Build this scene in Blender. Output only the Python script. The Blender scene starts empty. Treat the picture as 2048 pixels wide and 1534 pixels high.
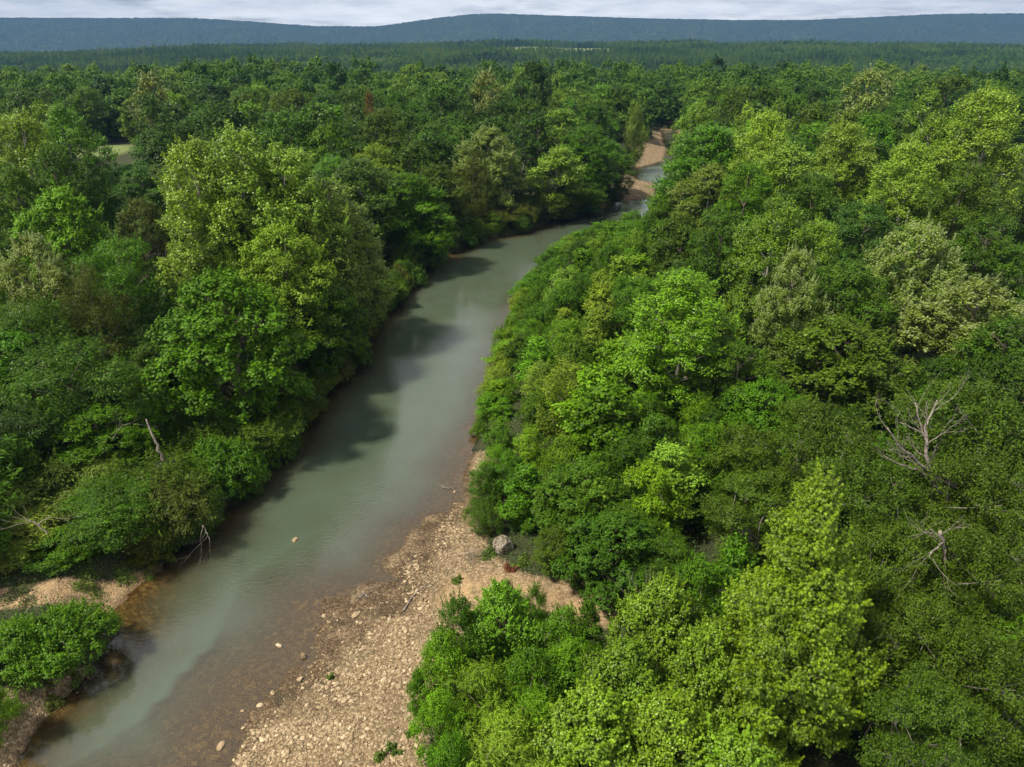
import bpy, math, random
import numpy as np
from math import radians as RAD

# ------------------------------------------------------------------ camera, world, sun
S = bpy.context.scene
COL = S.collection
F, PITCH, CAMZ = 1422.0, RAD(25.1), 30.0          # focal length in photo pixels, downward tilt, height over the water
CP, SP = math.cos(PITCH), math.sin(PITCH)
cam_d = bpy.data.cameras.new('camera'); cam = bpy.data.objects.new('camera', cam_d); COL.objects.link(cam)
cam_d.sensor_width = 36.0; cam_d.lens = 36.0*F/2048.0
cam_d.clip_start = 0.5; cam_d.clip_end = 60000
cam.location = (0, 0, CAMZ); cam.rotation_euler = (math.pi/2 - PITCH, 0, 0)
S.camera = cam
S.view_settings.view_transform = 'Standard'; S.view_settings.look = 'None'
S.view_settings.exposure = 0.70; S.view_settings.gamma = 1.0
cy = S.cycles
cy.max_bounces = 6; cy.diffuse_bounces = 3; cy.glossy_bounces = 3; cy.transmission_bounces = 3
cy.transparent_max_bounces = 8; cy.volume_bounces = 0
cy.use_denoising = True
try:
    cy.denoiser = 'OPENIMAGEDENOISE'; cy.denoising_input_passes = 'RGB_ALBEDO_NORMAL'; cy.denoising_prefilter = 'ACCURATE'
except Exception: pass
cy.caustics_reflective = False; cy.caustics_refractive = False
cy.use_adaptive_sampling = True; cy.adaptive_threshold = 0.015

SUN_EL, SUN_AZ = RAD(56), RAD(-110)                # azimuth from +Y (view direction) towards +X: the sun stands on the left
sd = (math.sin(SUN_AZ)*math.cos(SUN_EL), math.cos(SUN_AZ)*math.cos(SUN_EL), math.sin(SUN_EL))
sun_d = bpy.data.lights.new('sun', 'SUN'); sun_d.energy = 4.95; sun_d.angle = RAD(6.0); sun_d.color = (1.0, 0.93, 0.80)
sun = bpy.data.objects.new('sun', sun_d); COL.objects.link(sun)
from mathutils import Vector
sun.rotation_euler = Vector(sd).to_track_quat('Z', 'Y').to_euler()
sun.location = (-60, 0, 120)

def nodes_of(m):
    m.use_nodes = True
    nt = m.node_tree; nt.nodes.clear()
    return nt, nt.nodes, nt.links
W = bpy.data.worlds.new('World'); S.world = W
nt, N, L = nodes_of(W)
out = N.new('ShaderNodeOutputWorld'); bg = N.new('ShaderNodeBackground'); bg.inputs[1].default_value = 0.064
sky = N.new('ShaderNodeTexSky'); sky.sky_type = 'NISHITA'; sky.sun_disc = False
sky.sun_elevation = SUN_EL; sky.sun_rotation = SUN_AZ; sky.air_density = 1.0; sky.dust_density = 1.0
tc = N.new('ShaderNodeTexCoord'); sx = N.new('ShaderNodeSeparateXYZ'); L.new(tc.outputs['Generated'], sx.inputs[0])
def mth(N, L, op, a, b=None, c=None, clamp=False):
    n = N.new('ShaderNodeMath'); n.operation = op; n.use_clamp = clamp
    for i, v in enumerate((a, b, c)):
        if v is None: continue
        if hasattr(v, 'default_value'): L.new(v, n.inputs[i])
        else: n.inputs[i].default_value = v
    return n.outputs[0]
zz = mth(N, L, 'MAXIMUM', sx.outputs[2], 0.0); zz = mth(N, L, 'ADD', zz, 0.10)
cx = mth(N, L, 'DIVIDE', sx.outputs[0], zz); cyy = mth(N, L, 'DIVIDE', sx.outputs[1], zz)
cv = N.new('ShaderNodeCombineXYZ'); L.new(cx, cv.inputs[0]); L.new(cyy, cv.inputs[1]); cv.inputs[2].default_value = 3.3
n1 = N.new('ShaderNodeTexNoise'); n1.inputs['Scale'].default_value = 0.8; n1.inputs['Detail'].default_value = 8; n1.inputs['Roughness'].default_value = 0.58
L.new(cv.outputs[0], n1.inputs['Vector'])
n2 = N.new('ShaderNodeTexNoise'); n2.inputs['Scale'].default_value = 2.6; n2.inputs['Detail'].default_value = 7; n2.inputs['Roughness'].default_value = 0.55
L.new(cv.outputs[0], n2.inputs['Vector'])
r1 = N.new('ShaderNodeValToRGB'); r1.color_ramp.elements[0].position = 0.30; r1.color_ramp.elements[1].position = 0.46
r1.color_ramp.elements[0].color = (0.25, 0.25, 0.25, 1)
L.new(n1.outputs[0], r1.inputs[0])
r2 = N.new('ShaderNodeValToRGB'); r2.color_ramp.elements[0].position = 0.34; r2.color_ramp.elements[1].position = 0.66
r2.color_ramp.elements[0].color = (6.6, 6.8, 7.1, 1); r2.color_ramp.elements[1].color = (9.0, 8.9, 8.8, 1)
L.new(n2.outputs[0], r2.inputs[0])
mx = N.new('ShaderNodeMix'); mx.data_type = 'RGBA'
lo = N.new('ShaderNodeMapRange'); lo.inputs[1].default_value = 0.0; lo.inputs[2].default_value = 0.22; lo.inputs[3].default_value = 3.2; lo.inputs[4].default_value = 1.0; L.new(sx.outputs[2], lo.inputs[0])
vs = N.new('ShaderNodeVectorMath'); vs.operation = 'SCALE'; L.new(r2.outputs[0], vs.inputs[0]); L.new(lo.outputs[0], vs.inputs['Scale'])
L.new(r1.outputs[0], mx.inputs[0]); L.new(sky.outputs[0], mx.inputs[6]); L.new(vs.outputs[0], mx.inputs[7])
L.new(mx.outputs[2], bg.inputs[0]); L.new(bg.outputs[0], out.inputs[0])

# ------------------------------------------------------------------ helpers
def ray(u, v):
    dx = (u-1024)/F; dy = (767-v)/F
    return dx, CP + dy*SP, -SP + dy*CP
def at(u, v, z=0.0):                                # a photo pixel carried out to the level z
    dx, a, b = ray(u, v); t = (z-CAMZ)/b
    return t*dx, t*a
def at_y(u, v, y):                                  # a photo pixel carried out to the distance y
    dx, a, b = ray(u, v); t = y/a
    return t*dx, CAMZ + t*b
def pix(x, y, z):
    f = y*CP - (z-CAMZ)*SP; up = y*SP + (z-CAMZ)*CP
    return 1024 + F*x/f, 767 - F*up/f
def hash2(ix, iy, s):
    h = (ix*374761393 + iy*668265263 + s*1442695041) & 0xFFFFFFFF
    h = ((h ^ (h >> 13))*1274126177) & 0xFFFFFFFF
    return ((h ^ (h >> 16)) & 0xFFFFFF)/float(0xFFFFFF)
def vnoise(x, y, s=0):
    x = np.asarray(x, float); y = np.asarray(y, float)
    ix = np.floor(x).astype(np.int64); iy = np.floor(y).astype(np.int64)
    fx = x-ix; fy = y-iy; fx = fx*fx*(3-2*fx); fy = fy*fy*(3-2*fy)
    a = hash2(ix, iy, s); b = hash2(ix+1, iy, s); c = hash2(ix, iy+1, s); d = hash2(ix+1, iy+1, s)
    return (a*(1-fx)+b*fx)*(1-fy) + (c*(1-fx)+d*fx)*fy
def fbm(x, y, o=4, s=0):
    r = 0; a = 0.5; t = 0
    for k in range(o):
        r = r + a*vnoise(x, y, s+k*17); t += a; x = x*2.03+11.7; y = y*2.03+5.3; a *= 0.5
    return r/t
def smooth(a, b, x):
    t = np.clip((x-a)/(b-a), 0, 1); return t*t*(3-2*t)

def mesh_obj(name, v, faces_flat, sizes, mat, parent=None, attrs=None, smooth_shade=False, link=True):
    v = np.asarray(v, np.float32); faces_flat = np.asarray(faces_flat, np.int32); sizes = np.asarray(sizes, np.int32)
    me = bpy.data.meshes.new(name)
    me.vertices.add(len(v)); me.vertices.foreach_set('co', v.ravel())
    me.loops.add(len(faces_flat)); me.loops.foreach_set('vertex_index', faces_flat)
    me.polygons.add(len(sizes))
    st = np.zeros(len(sizes), np.int32); st[1:] = np.cumsum(sizes)[:-1]
    me.polygons.foreach_set('loop_start', st)
    me.polygons.foreach_set('use_smooth', np.full(len(sizes), smooth_shade, dtype=bool))
    me.update(calc_edges=True)
    for k, (dom, arr) in (attrs or {}).items():
        a = me.attributes.new(k, 'FLOAT', dom); a.data.foreach_set('value', np.asarray(arr, np.float32))
    if mat: me.materials.append(mat)
    o = bpy.data.objects.new(name, me)
    if link: COL.objects.link(o)
    if parent: o.parent = parent
    return o
def grid_faces(nx, ny, keep=None):
    i = np.arange(nx-1); j = np.arange(ny-1); I, J = np.meshgrid(i, j)
    a = (J*nx+I).ravel(); f = np.stack([a, a+1, a+1+nx, a+nx], 1)
    if keep is not None: f = f[keep.ravel()]
    return f
def tag(o, label=None, cat=None, group=None, kind=None):
    if label: o['label'] = label
    if cat: o['category'] = cat
    if group: o['group'] = group
    if kind: o['kind'] = kind
    return o
def empty(name, loc, rz=0.0):
    o = bpy.data.objects.new(name, None); COL.objects.link(o)
    o.location = loc; o.rotation_euler = (0, 0, rz); o.empty_display_size = 0.5
    return o

class Tubes:
    def __init__(s): s.v = []; s.f = []; s.n = 0
    def add(s, pts, rad, sides=6, cap=True):
        pts = np.asarray(pts, float); rad = np.asarray(rad, float); m = len(pts)
        d = np.gradient(pts, axis=0); d /= np.linalg.norm(d, axis=1, keepdims=True)+1e-9
        ref = np.array([0.31, 0.2, 0.93]) if abs(d[:, 2]).mean() < 0.8 else np.array([0.95, 0.2, 0.1])
        a = np.cross(d, ref); a /= np.linalg.norm(a, axis=1, keepdims=True)+1e-9
        b = np.cross(d, a)
        th = np.linspace(0, 2*np.pi, sides, endpoint=False)
        ring = pts[:, None, :] + rad[:, None, None]*(np.cos(th)[None, :, None]*a[:, None, :] + np.sin(th)[None, :, None]*b[:, None, :])
        s.v.append(ring.reshape(-1, 3))
        k = np.arange(sides); k2 = (k+1) % sides
        for i in range(m-1):
            o = s.n+i*sides
            s.f.append(np.stack([o+k, o+k2, o+sides+k2, o+sides+k], 1))
        if cap:
            o = s.n+(m-1)*sides
            for q in range(1, sides-1, 2):
                s.f.append(np.array([[o, o+q, o+q+1, o+min(q+2, sides-1)]]) if q+2 < sides else np.array([[o, o+q, o+q+1, o+q+1]]))
        s.n += m*sides
    def build(s, name, mat, parent=None, smooth_shade=True):
        if not s.v: return None
        f = np.concatenate(s.f); v = np.concatenate(s.v)
        deg = f[:, 2] == f[:, 3]
        flat = []; sizes = []
        q = f[~deg]; t = f[deg][:, :3]
        flat = np.concatenate([q.ravel(), t.ravel()]); sizes = np.concatenate([np.full(len(q), 4), np.full(len(t), 3)])
        return mesh_obj(name, v, flat, sizes, mat, parent, smooth_shade=smooth_shade)

# ------------------------------------------------------------------ materials
def mixrgb(N, L, fac, a, b, mode='MIX'):
    n = N.new('ShaderNodeMix'); n.data_type = 'RGBA'; n.blend_type = mode
    for i, v in ((0, fac), (6, a), (7, b)):
        if hasattr(v, 'is_output') or hasattr(v, 'links'): L.new(v, n.inputs[i])
        elif i == 0: n.inputs[0].default_value = v
        else: n.inputs[i].default_value = (*v, 1) if len(v) == 3 else v
    return n.outputs[2]
def attr(N, name):
    a = N.new('ShaderNodeAttribute'); a.attribute_name = name; return a.outputs['Fac']
def ramp(N, L, src, els):
    r = N.new('ShaderNodeValToRGB'); e = r.color_ramp.elements
    while len(e) < len(els): e.new(0.5)
    for k, (p, c) in enumerate(els):
        e[k].position = p; e[k].color = (*c, 1) if len(c) == 3 else (c[0], c[0], c[0], 1)
    L.new(src, r.inputs[0]); return r.outputs[0]
def noise(N, L, scale, detail=4, rough=0.55, vec=None):
    n = N.new('ShaderNodeTexNoise'); n.inputs['Scale'].default_value = scale; n.inputs['Detail'].default_value = detail; n.inputs['Roughness'].default_value = rough
    if vec is None:
        g = N.new('ShaderNodeNewGeometry'); vec = g.outputs['Position']
    L.new(vec, n.inputs['Vector']); return n.outputs[0]
def principled(N, L, col, rough=0.6, spec=0.3, normal=None):
    p = N.new('ShaderNodeBsdfPrincipled')
    if hasattr(col, 'links'): L.new(col, p.inputs['Base Color'])
    else: p.inputs['Base Color'].default_value = (*col, 1)
    if hasattr(rough, 'links'): L.new(rough, p.inputs['Roughness'])
    else: p.inputs['Roughness'].default_value = rough
    p.inputs['Specular IOR Level'].default_value = spec
    if normal is not None: L.new(normal, p.inputs['Normal'])
    return p.outputs[0]
def bump(N, L, h, strength=0.5, dist=0.05):
    b = N.new('ShaderNodeBump'); b.inputs['Strength'].default_value = strength; b.inputs['Distance'].default_value = dist
    L.new(h, b.inputs['Height']); return b.outputs[0]

def leaf_mat(name, tipcol=(1.42, 1.4, 0.95), tipamt=0.6, forest=False, trans=0.29, cream=None, spec=0.15, rough=0.40):
    m = bpy.data.materials.new(name); nt, N, L = nodes_of(m)
    oi = N.new('ShaderNodeObjectInfo')
    var = attr(N, 'var'); tip = attr(N, 'tip')
    if forest:
        pn = noise(N, L, 0.006, 3, 0.55, oi.outputs['Location']); base = ramp(N, L, mth(N, L, 'MULTIPLY_ADD', mth(N, L, 'SUBTRACT', pn, 0.5), 2.6, mth(N, L, 'MULTIPLY_ADD', oi.outputs['Random'], 0.62, 0.16), clamp=True), [(0.0, (0.018, 0.050, 0.008)), (0.25, (0.042, 0.100, 0.010)), (0.55, (0.072, 0.148, 0.012)), (0.8, (0.106, 0.180, 0.018)), (1.0, (0.140, 0.190, 0.035))])  # tone patches by location: mixed woods, plus lit and shaded slopes painted in
    else: base = oi.outputs['Color']
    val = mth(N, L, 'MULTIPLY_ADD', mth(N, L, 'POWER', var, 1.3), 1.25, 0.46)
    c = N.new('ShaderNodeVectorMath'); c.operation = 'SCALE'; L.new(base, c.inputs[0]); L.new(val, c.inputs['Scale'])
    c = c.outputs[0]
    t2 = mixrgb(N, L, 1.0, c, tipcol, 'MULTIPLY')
    tf = mth(N, L, 'MULTIPLY', tip, tipamt)  # clump tips lightened: fresh growth, plus sunlit tops put into the colour
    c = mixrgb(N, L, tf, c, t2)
    if cream:
        cf = mth(N, L, 'GREATER_THAN', tip, 0.62); cf = mth(N, L, 'MULTIPLY', cf, 0.8)
        c = mixrgb(N, L, cf, c, cream)
    p = principled(N, L, c, rough, spec)
    tr = N.new('ShaderNodeBsdfTranslucent'); tc2 = mixrgb(N, L, 1.0, c, (1.15, 1.2, 0.7), 'MULTIPLY'); L.new(tc2, tr.inputs[0])
    ms = N.new('ShaderNodeMixShader'); ms.inputs[0].default_value = trans
    L.new(p, ms.inputs[1]); L.new(tr.outputs[0], ms.inputs[2])
    o = N.new('ShaderNodeOutputMaterial'); L.new(ms.outputs[0], o.inputs[0])
    return m
M = {}
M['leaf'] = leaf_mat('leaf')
M['leaf_gloss'] = leaf_mat('highlight_tip_leaf', (1.65, 1.65, 1.4), 0.85, spec=0.28, rough=0.36)  # leaf highlights put into the colour of outer, upper leaves, besides real gloss
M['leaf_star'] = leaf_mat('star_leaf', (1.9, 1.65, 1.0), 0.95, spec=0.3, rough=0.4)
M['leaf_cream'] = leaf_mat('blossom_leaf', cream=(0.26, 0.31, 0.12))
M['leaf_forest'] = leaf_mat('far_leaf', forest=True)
def bark(name, a, b, usecol=False):
    m = bpy.data.materials.new(name); nt, N, L = nodes_of(m)
    g = N.new('ShaderNodeTexCoord'); n = noise(N, L, 5.0, 5, 0.6, g.outputs['Object'])
    c = ramp(N, L, n, [(0.35, a), (0.62, b)])
    o = N.new('ShaderNodeOutputMaterial'); L.new(principled(N, L, c, 0.85, 0.15, bump(N, L, n, 0.6, 0.03)), o.inputs[0])
    return m
M['bark'] = bark('bark', (0.06, 0.05, 0.038), (0.17, 0.145, 0.11))
M['bark_pale'] = bark('pale_bark', (0.20, 0.18, 0.14), (0.45, 0.42, 0.36))
M['bark_dead'] = bark('dead_wood', (0.10, 0.08, 0.062), (0.27, 0.235, 0.195))
M['bark_grey'] = bark('grey_bark', (0.09, 0.08, 0.065), (0.22, 0.20, 0.17))

# ------------------------------------------------------------------ the creek and the terrain
# photo pixel of the water's edge, metres over which the bank rises, metres over which the bed falls
RIVER = [  # left bank, near to far
 (-60,1640,3,5),(20,1540,2.0,5),(70,1455,1.6,5),(130,1392,1.6,5),(195,1318,1.6,6),(240,1258,1.8,6),(222,1228,3,6),(262,1180,3.5,6),(318,1128,3.5,6),(372,1082,3,6),
 (430,1050,2,5),(462,1010,2,4),(520,950,2,4),(585,890,2,4),(618,845,2,4),(660,780,2,4),(715,735,2,4),(735,680,2,4),(790,600,2,4),(842,545,2,4),(905,505,2,5),
 (965,478,2,5),(1045,466,2,5),(1105,444,2,5),(1172,432,2,5),(1215,410,3,4),(1250,401,6,3),(1300,398,8,3),(1322,394,8,3),(1324,374,8,3),(1300,364,8,3),(1268,360,6,3),(1268,346,4,3),(1272,336,6,3),(1300,330,9,3),(1328,322,9,3),(1334,300,9,2),(1328,284,8,2),(1322,262,4,2),
 # right bank, far to near
 (1356,262,4,2),(1350,282,5,2),(1356,300,5,2),(1352,330,5,3),(1346,362,4,3),(1352,376,4,3),(1350,394,4,3),(1342,425,3,4),(1300,446,3,4),(1252,464,3,4),(1192,484,3,4),(1136,512,3,4),(1102,540,3,4),(1064,575,2.5,4),(1036,612,3,4),(1018,660,4,4),(1012,700,4,4),
 (990,760,3,4),(972,825,3,4),(952,880,4,5),(934,935,6,6),(922,985,9,7),(900,1035,11,8),(868,1075,13,9),(838,1120,14,10),(800,1165,14,10),(742,1192,15,9),(690,1196,16,8),(652,1222,16,9),(640,1275,16,12),(600,1345,16,14),(545,1392,16,14),(492,1440,16,14),(466,1534,16,14),(440,1640,16,14)]
RP = np.array([at(u, v, 0) for u, v, _, _ in RIVER]); RW = np.array([[a, b] for _, _, a, b in RIVER], float)
def river_sd(x, y):
    P = np.stack([np.asarray(x, float).ravel(), np.asarray(y, float).ravel()], 1); n = len(RP)
    best = np.full(len(P), 1e18); bw = np.zeros((len(P), 2)); ins = np.zeros(len(P), bool)
    for i in range(n):
        a = RP[i]; b = RP[(i+1) % n]; ab = b-a
        t = np.clip(((P-a)@ab)/(ab@ab+1e-12), 0, 1)
        d2 = ((P-(a+t[:, None]*ab))**2).sum(1)
        m = d2 < best; best[m] = d2[m]
        w = RW[i]*(1-t[:, None])+RW[(i+1) % n]*t[:, None]; bw[m] = w[m]
        c = ((a[1] > P[:, 1]) != (b[1] > P[:, 1]))
        with np.errstate(divide='ignore', invalid='ignore'):
            xi = (b[0]-a[0])*(P[:, 1]-a[1])/(b[1]-a[1]+1e-18)+a[0]
        ins ^= c & (P[:, 0] < xi)
    d = np.sqrt(best); d[ins] *= -1
    sh = np.shape(x)
    return d.reshape(sh), bw[:, 0].reshape(sh), bw[:, 1].reshape(sh)
ISL = [(825, 1072, 1.2, 0.20), (785, 1118, 1.2, 0.20), (735, 1180, 1.0, 0.12), (858, 1035, 0.8, 0.18), (735, 1400, 1.1, -0.12)]
ISLW = [(*at(u, v, 0), r, h) for u, v, r, h in ISL]
def valley(x, y):                                   # broad relief beyond the flats
    r = np.hypot(x, y)
    z = 2.0 + 1.6*(fbm(x/60, y/60, 3, 5)-0.5)*smooth(60, 140, r)
    crest = 4 + 28*smooth(-1700, 100, x) - 8*smooth(900, 1700, x) + 26*(fbm(x/420, y/700, 3, 9)-0.5)
    z = z + crest*smooth(850, 2550, y) - 70*smooth(2700, 3900, y)
    z = z - 24*smooth(400, 640, y)*smooth(1750, 850, y)
    z = z + 9*smooth(520, 1000, y)*(fbm(x/330, y/260, 3, 31)-0.42)
    return z
def ground_z(x, y, full=False):
    x = np.asarray(x, float); y = np.asarray(y, float)
    d, wr, ws = river_sd(x, y)
    d = d + (fbm(x/2.2, y/2.2, 3, 2)-0.5)*0.9*np.clip(wr/6, 0.5, 1.4)
    top = valley(x, y)
    bank = np.where(wr > 10, 1.1, 1.7)
    up = bank*smooth(-0.02, 1.0, d/wr)*0.55 + bank*0.45*np.clip(d/wr, 0, 1)
    up = up + (top-bank)*smooth(0.8, 3.0, d/np.maximum(wr, 5))
    dn = -1.15*(0.35*np.clip(-d/ws, 0, 1)+0.65*smooth(0.0, 1.0, -d/ws))
    z = np.where(d > 0, up, dn)
    for ix, iy, r, h in ISLW:
        z = z + h*np.exp(-((x-ix)**2+(y-iy)**2)/(r*r))
    near = smooth(150, 60, y)
    z = z + near*0.10*(fbm(x/0.9, y/0.9, 3, 3)-0.5) + near*0.30*(fbm(x/4, y/4, 2, 4)-0.5)*np.clip(np.abs(d)/3, 0, 1)
    return (z, d, wr) if full else z
def gz(x, y): return float(ground_z(np.array([x]), np.array([y]))[0])

def poly_mask(x, y, pts, soft=1.2):
    P = np.array([at(u, v, 1.0) for u, v in pts]); X = np.asarray(x, float); Y = np.asarray(y, float)
    ins = np.zeros(X.shape, bool); dist = np.full(X.shape, 1e9)
    for i in range(len(P)):
        a = P[i]; b = P[(i+1) % len(P)]
        c = (a[1] > Y) != (b[1] > Y)
        ins ^= c & (X < (b[0]-a[0])*(Y-a[1])/(b[1]-a[1]+1e-18)+a[0])
        ab = b-a; t = np.clip(((X-a[0])*ab[0]+(Y-a[1])*ab[1])/(ab@ab), 0, 1)
        dist = np.minimum(dist, np.hypot(X-a[0]-t*ab[0], Y-a[1]-t*ab[1]))
    return smooth(-soft, soft, np.where(ins, dist, -dist))
BAR = [(430,1640),(466,1500),(600,1330),(640,1230),(690,1180),(830,1090),(900,1000),(935,930),(958,960),(955,1040),(985,1090),(1050,1135),(1130,1160),(1210,1180),(1260,1250),(1180,1260),(1090,1215),(960,1215),(900,1300),(860,1380),(850,1640)]
SAND = [(860,1190),(920,1130),(1000,1140),(1100,1165),(1180,1185),(1250,1240),(1210,1262),(1120,1225),(1010,1200),(930,1215)]
LBAR = [(-80,1210),(60,1190),(200,1158),(300,1110),(372,1068),(380,1080),(330,1135),(265,1190),(222,1235),(160,1215),(80,1230),(-80,1250)]
LBAR2 = [(-80,1450),(60,1370),(140,1320),(200,1290),(235,1262),(200,1325),(130,1400),(70,1465),(20,1545),(-80,1560)]
FARBAR = [(1225,410),(1250,360),(1326,358),(1326,402)]
FARBAR2 = [(1264,340),(1274,300),(1294,280),(1326,276),(1338,300),(1334,330),(1300,338)]
def grid_obj():
    ys = np.concatenate([np.arange(6, 62, 0.35), np.arange(62, 120, 0.7), np.arange(120, 320, 2.0), np.geomspace(320, 5000, 90)])
    xs_ = np.concatenate([np.arange(0, 30, 0.35), np.arange(30, 70, 1.0), np.arange(70, 300, 5.0), np.geomspace(300, 5500, 50)])
    xs = np.concatenate([-xs_[::-1][:-1], xs_])
    X, Y = np.meshgrid(xs, ys)
    Z, D, WR = ground_z(X, Y, True)
    bar = np.maximum.reduce([poly_mask(X, Y, BAR), poly_mask(X, Y, LBAR, 0.8), 0.8*poly_mask(X, Y, LBAR2, 0.7), poly_mask(X, Y, FARBAR, 1.5), poly_mask(X, Y, FARBAR2, 1.5)])
    bar = np.maximum(bar, (WR > 5)*smooth(4.6, 3.0, D)*(Y > 15))
    strip = (WR >= 2.5)*smooth(2.2, 0.6, D)*(D > -0.3)*smooth(-2, 2, X+2)
    bar = np.maximum(bar, 0.85*strip)
    sand = np.maximum(poly_mask(X, Y, SAND, 0.9), 0.8*poly_mask(X, Y, LBAR, 0.5))
    fld = np.zeros_like(X)
    for (u, v, y0, hx, hy) in FIELDS: 
        fx = at(u, v, 2)[0] if y0 is None else (u-1024)/F*y0*1.1; fy = at(u, v, 2)[1] if y0 is None else y0
        fld = np.maximum(fld, smooth(1.25, 0.85, np.hypot((X-fx)/hx, (Y-fy)/hy)))
    for (fx, fy, hx, hy) in [(90, 2020, 190, 390), (640, 2150, 90, 200)]:
        fld = np.maximum(fld, smooth(1.25, 0.85, np.hypot((X-fx)/hx, (Y-fy)/hy)))
    o = mesh_obj('ground', np.stack([X, Y, Z], -1).reshape(-1, 3), grid_faces(len(xs), len(ys)).ravel(), np.full((len(xs)-1)*(len(ys)-1), 4),
                 M['ground'], attrs={'bar': ('POINT', bar.ravel()), 'sand': ('POINT', sand.ravel()), 'field': ('POINT', fld.ravel()), 'shore': ('POINT', D.ravel())}, smooth_shade=True)
    o['kind'] = 'structure'
    return o
FIELDS = [(192, 302, None, 11, 14)]
def mat_ground():
    m = bpy.data.materials.new('earth_and_gravel'); nt, N, L = nodes_of(m)
    g = N.new('ShaderNodeNewGeometry'); pos = g.outputs['Position']; sp = N.new('ShaderNodeSeparateXYZ'); L.new(pos, sp.inputs[0])
    bar = attr(N, 'bar'); sand = attr(N, 'sand'); fld = attr(N, 'field')
    nA = noise(N, L, 0.9, 5, 0.6, pos); nB = noise(N, L, 7.0, 4, 0.65, pos); nC = noise(N, L, 0.25, 4, 0.6, pos)
    forest = ramp(N, L, nB, [(0.3, (0.020, 0.018, 0.009)), (0.55, (0.035, 0.042, 0.014)), (0.75, (0.055, 0.07, 0.02))])
    vo = N.new('ShaderNodeTexVoronoi'); vo.inputs['Scale'].default_value = 7.5; L.new(pos, vo.inputs['Vector'])
    vo2 = N.new('ShaderNodeTexVoronoi'); vo2.feature = 'DISTANCE_TO_EDGE'; vo2.inputs['Scale'].default_value = 7.5; L.new(pos, vo2.inputs['Vector'])
    sv = N.new('ShaderNodeSeparateColor'); L.new(vo.outputs['Color'], sv.inputs[0])
    grav = ramp(N, L, sv.outputs[0], [(0.0, (0.12, 0.082, 0.042)), (0.4, (0.22, 0.155, 0.085)), (0.8, (0.30, 0.218, 0.125)), (1.0, (0.40, 0.31, 0.195))])
    edge = ramp(N, L, vo2.outputs['Distance'], [(0.0, (0.45,)), (0.12, (1.0,))])
    grav = mixrgb(N, L, 1.0, grav, edge, 'MULTIPLY')
    snd = ramp(N, L, nB, [(0.3, (0.31, 0.195, 0.092)), (0.7, (0.45, 0.31, 0.165))])
    gf = mth(N, L, 'MULTIPLY', sand, ramp(N, L, nA, [(0.38, (0.15,)), (0.62, (0.95,))]))
    grav = mixrgb(N, L, gf, grav, snd)
    # dirt and moss patches in the gravel
    moss = ramp(N, L, noise(N, L, 0.55, 5, 0.65, pos), [(0.56, (0.0,)), (0.68, (0.75,))])
    grav = mixrgb(N, L, moss, grav, (0.085, 0.075, 0.035))
    bf = mth(N, L, 'ADD', bar, mth(N, L, 'MULTIPLY', mth(N, L, 'SUBTRACT', nB, 0.5), 0.7))
    bf = ramp(N, L, bf, [(0.38, (0.0,)), (0.6, (1.0,))])
    c = mixrgb(N, L, bf, forest, grav)
    c = mixrgb(N, L, fld, c, ramp(N, L, nB, [(0.3, (0.10, 0.145, 0.04)), (0.7, (0.16, 0.195, 0.06))]))
    # wet margin and the creek bed
    wet = mth(N, L, 'SUBTRACT', sp.outputs[2], mth(N, L, 'MULTIPLY', mth(N, L, 'SUBTRACT', nA, 0.5), 0.35))
    wet = ramp(N, L, wet, [(0.01, (1.0,)), (0.16, (0.0,))])
    wet = mth(N, L, 'MULTIPLY', wet, mth(N, L, 'LESS_THAN', attr(N, 'shore'), 4.0))
    wetc = mixrgb(N, L, 1.0, c, (0.40, 0.36, 0.31), 'MULTIPLY')
    c = mixrgb(N, L, wet, c, wetc)
    bedv = N.new('ShaderNodeTexVoronoi'); bedv.inputs['Scale'].default_value = 4.2; L.new(pos, bedv.inputs['Vector'])
    bede = N.new('ShaderNodeTexVoronoi'); bede.feature = 'DISTANCE_TO_EDGE'; bede.inputs['Scale'].default_value = 4.2; L.new(pos, bede.inputs['Vector'])
    sb = N.new('ShaderNodeSeparateColor'); L.new(bedv.outputs['Color'], sb.inputs[0])
    bed = ramp(N, L, sb.outputs[0], [(0.0, (0.10, 0.068, 0.028)), (0.6, (0.17, 0.118, 0.052)), (1.0, (0.27, 0.20, 0.095))])
    bed = mixrgb(N, L, 1.0, bed, ramp(N, L, bede.outputs['Distance'], [(0.0, (0.62,)), (0.10, (1.0,))]), 'MULTIPLY')
    bed = mixrgb(N, L, ramp(N, L, nC, [(0.4, (0.0,)), (0.6, (0.6,))]), bed, (0.12, 0.095, 0.05))
    under = ramp(N, L, sp.outputs[2], [(0.0, (0.0,)), (1.0, (1.0,))])
    nearw = mth(N, L, 'LESS_THAN', attr(N, 'shore'), 4.0)
    uf = mth(N, L, 'MULTIPLY', mth(N, L, 'LESS_THAN', sp.outputs[2], 0.0), nearw)
    c = mixrgb(N, L, uf, c, bed)
    h = mth(N, L, 'ADD', mth(N, L, 'MULTIPLY', vo2.outputs['Distance'], bf), mth(N, L, 'MULTIPLY', nB, 0.4))
    rough = mth(N, L, 'MULTIPLY_ADD', wet, -0.45, 0.92)
    o = N.new('ShaderNodeOutputMaterial'); L.new(principled(N, L, c, rough, 0.25, bump(N, L, h, 0.8, 0.12)), o.inputs[0])
    return m
M['ground'] = mat_ground()
ground = grid_obj()

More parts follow.
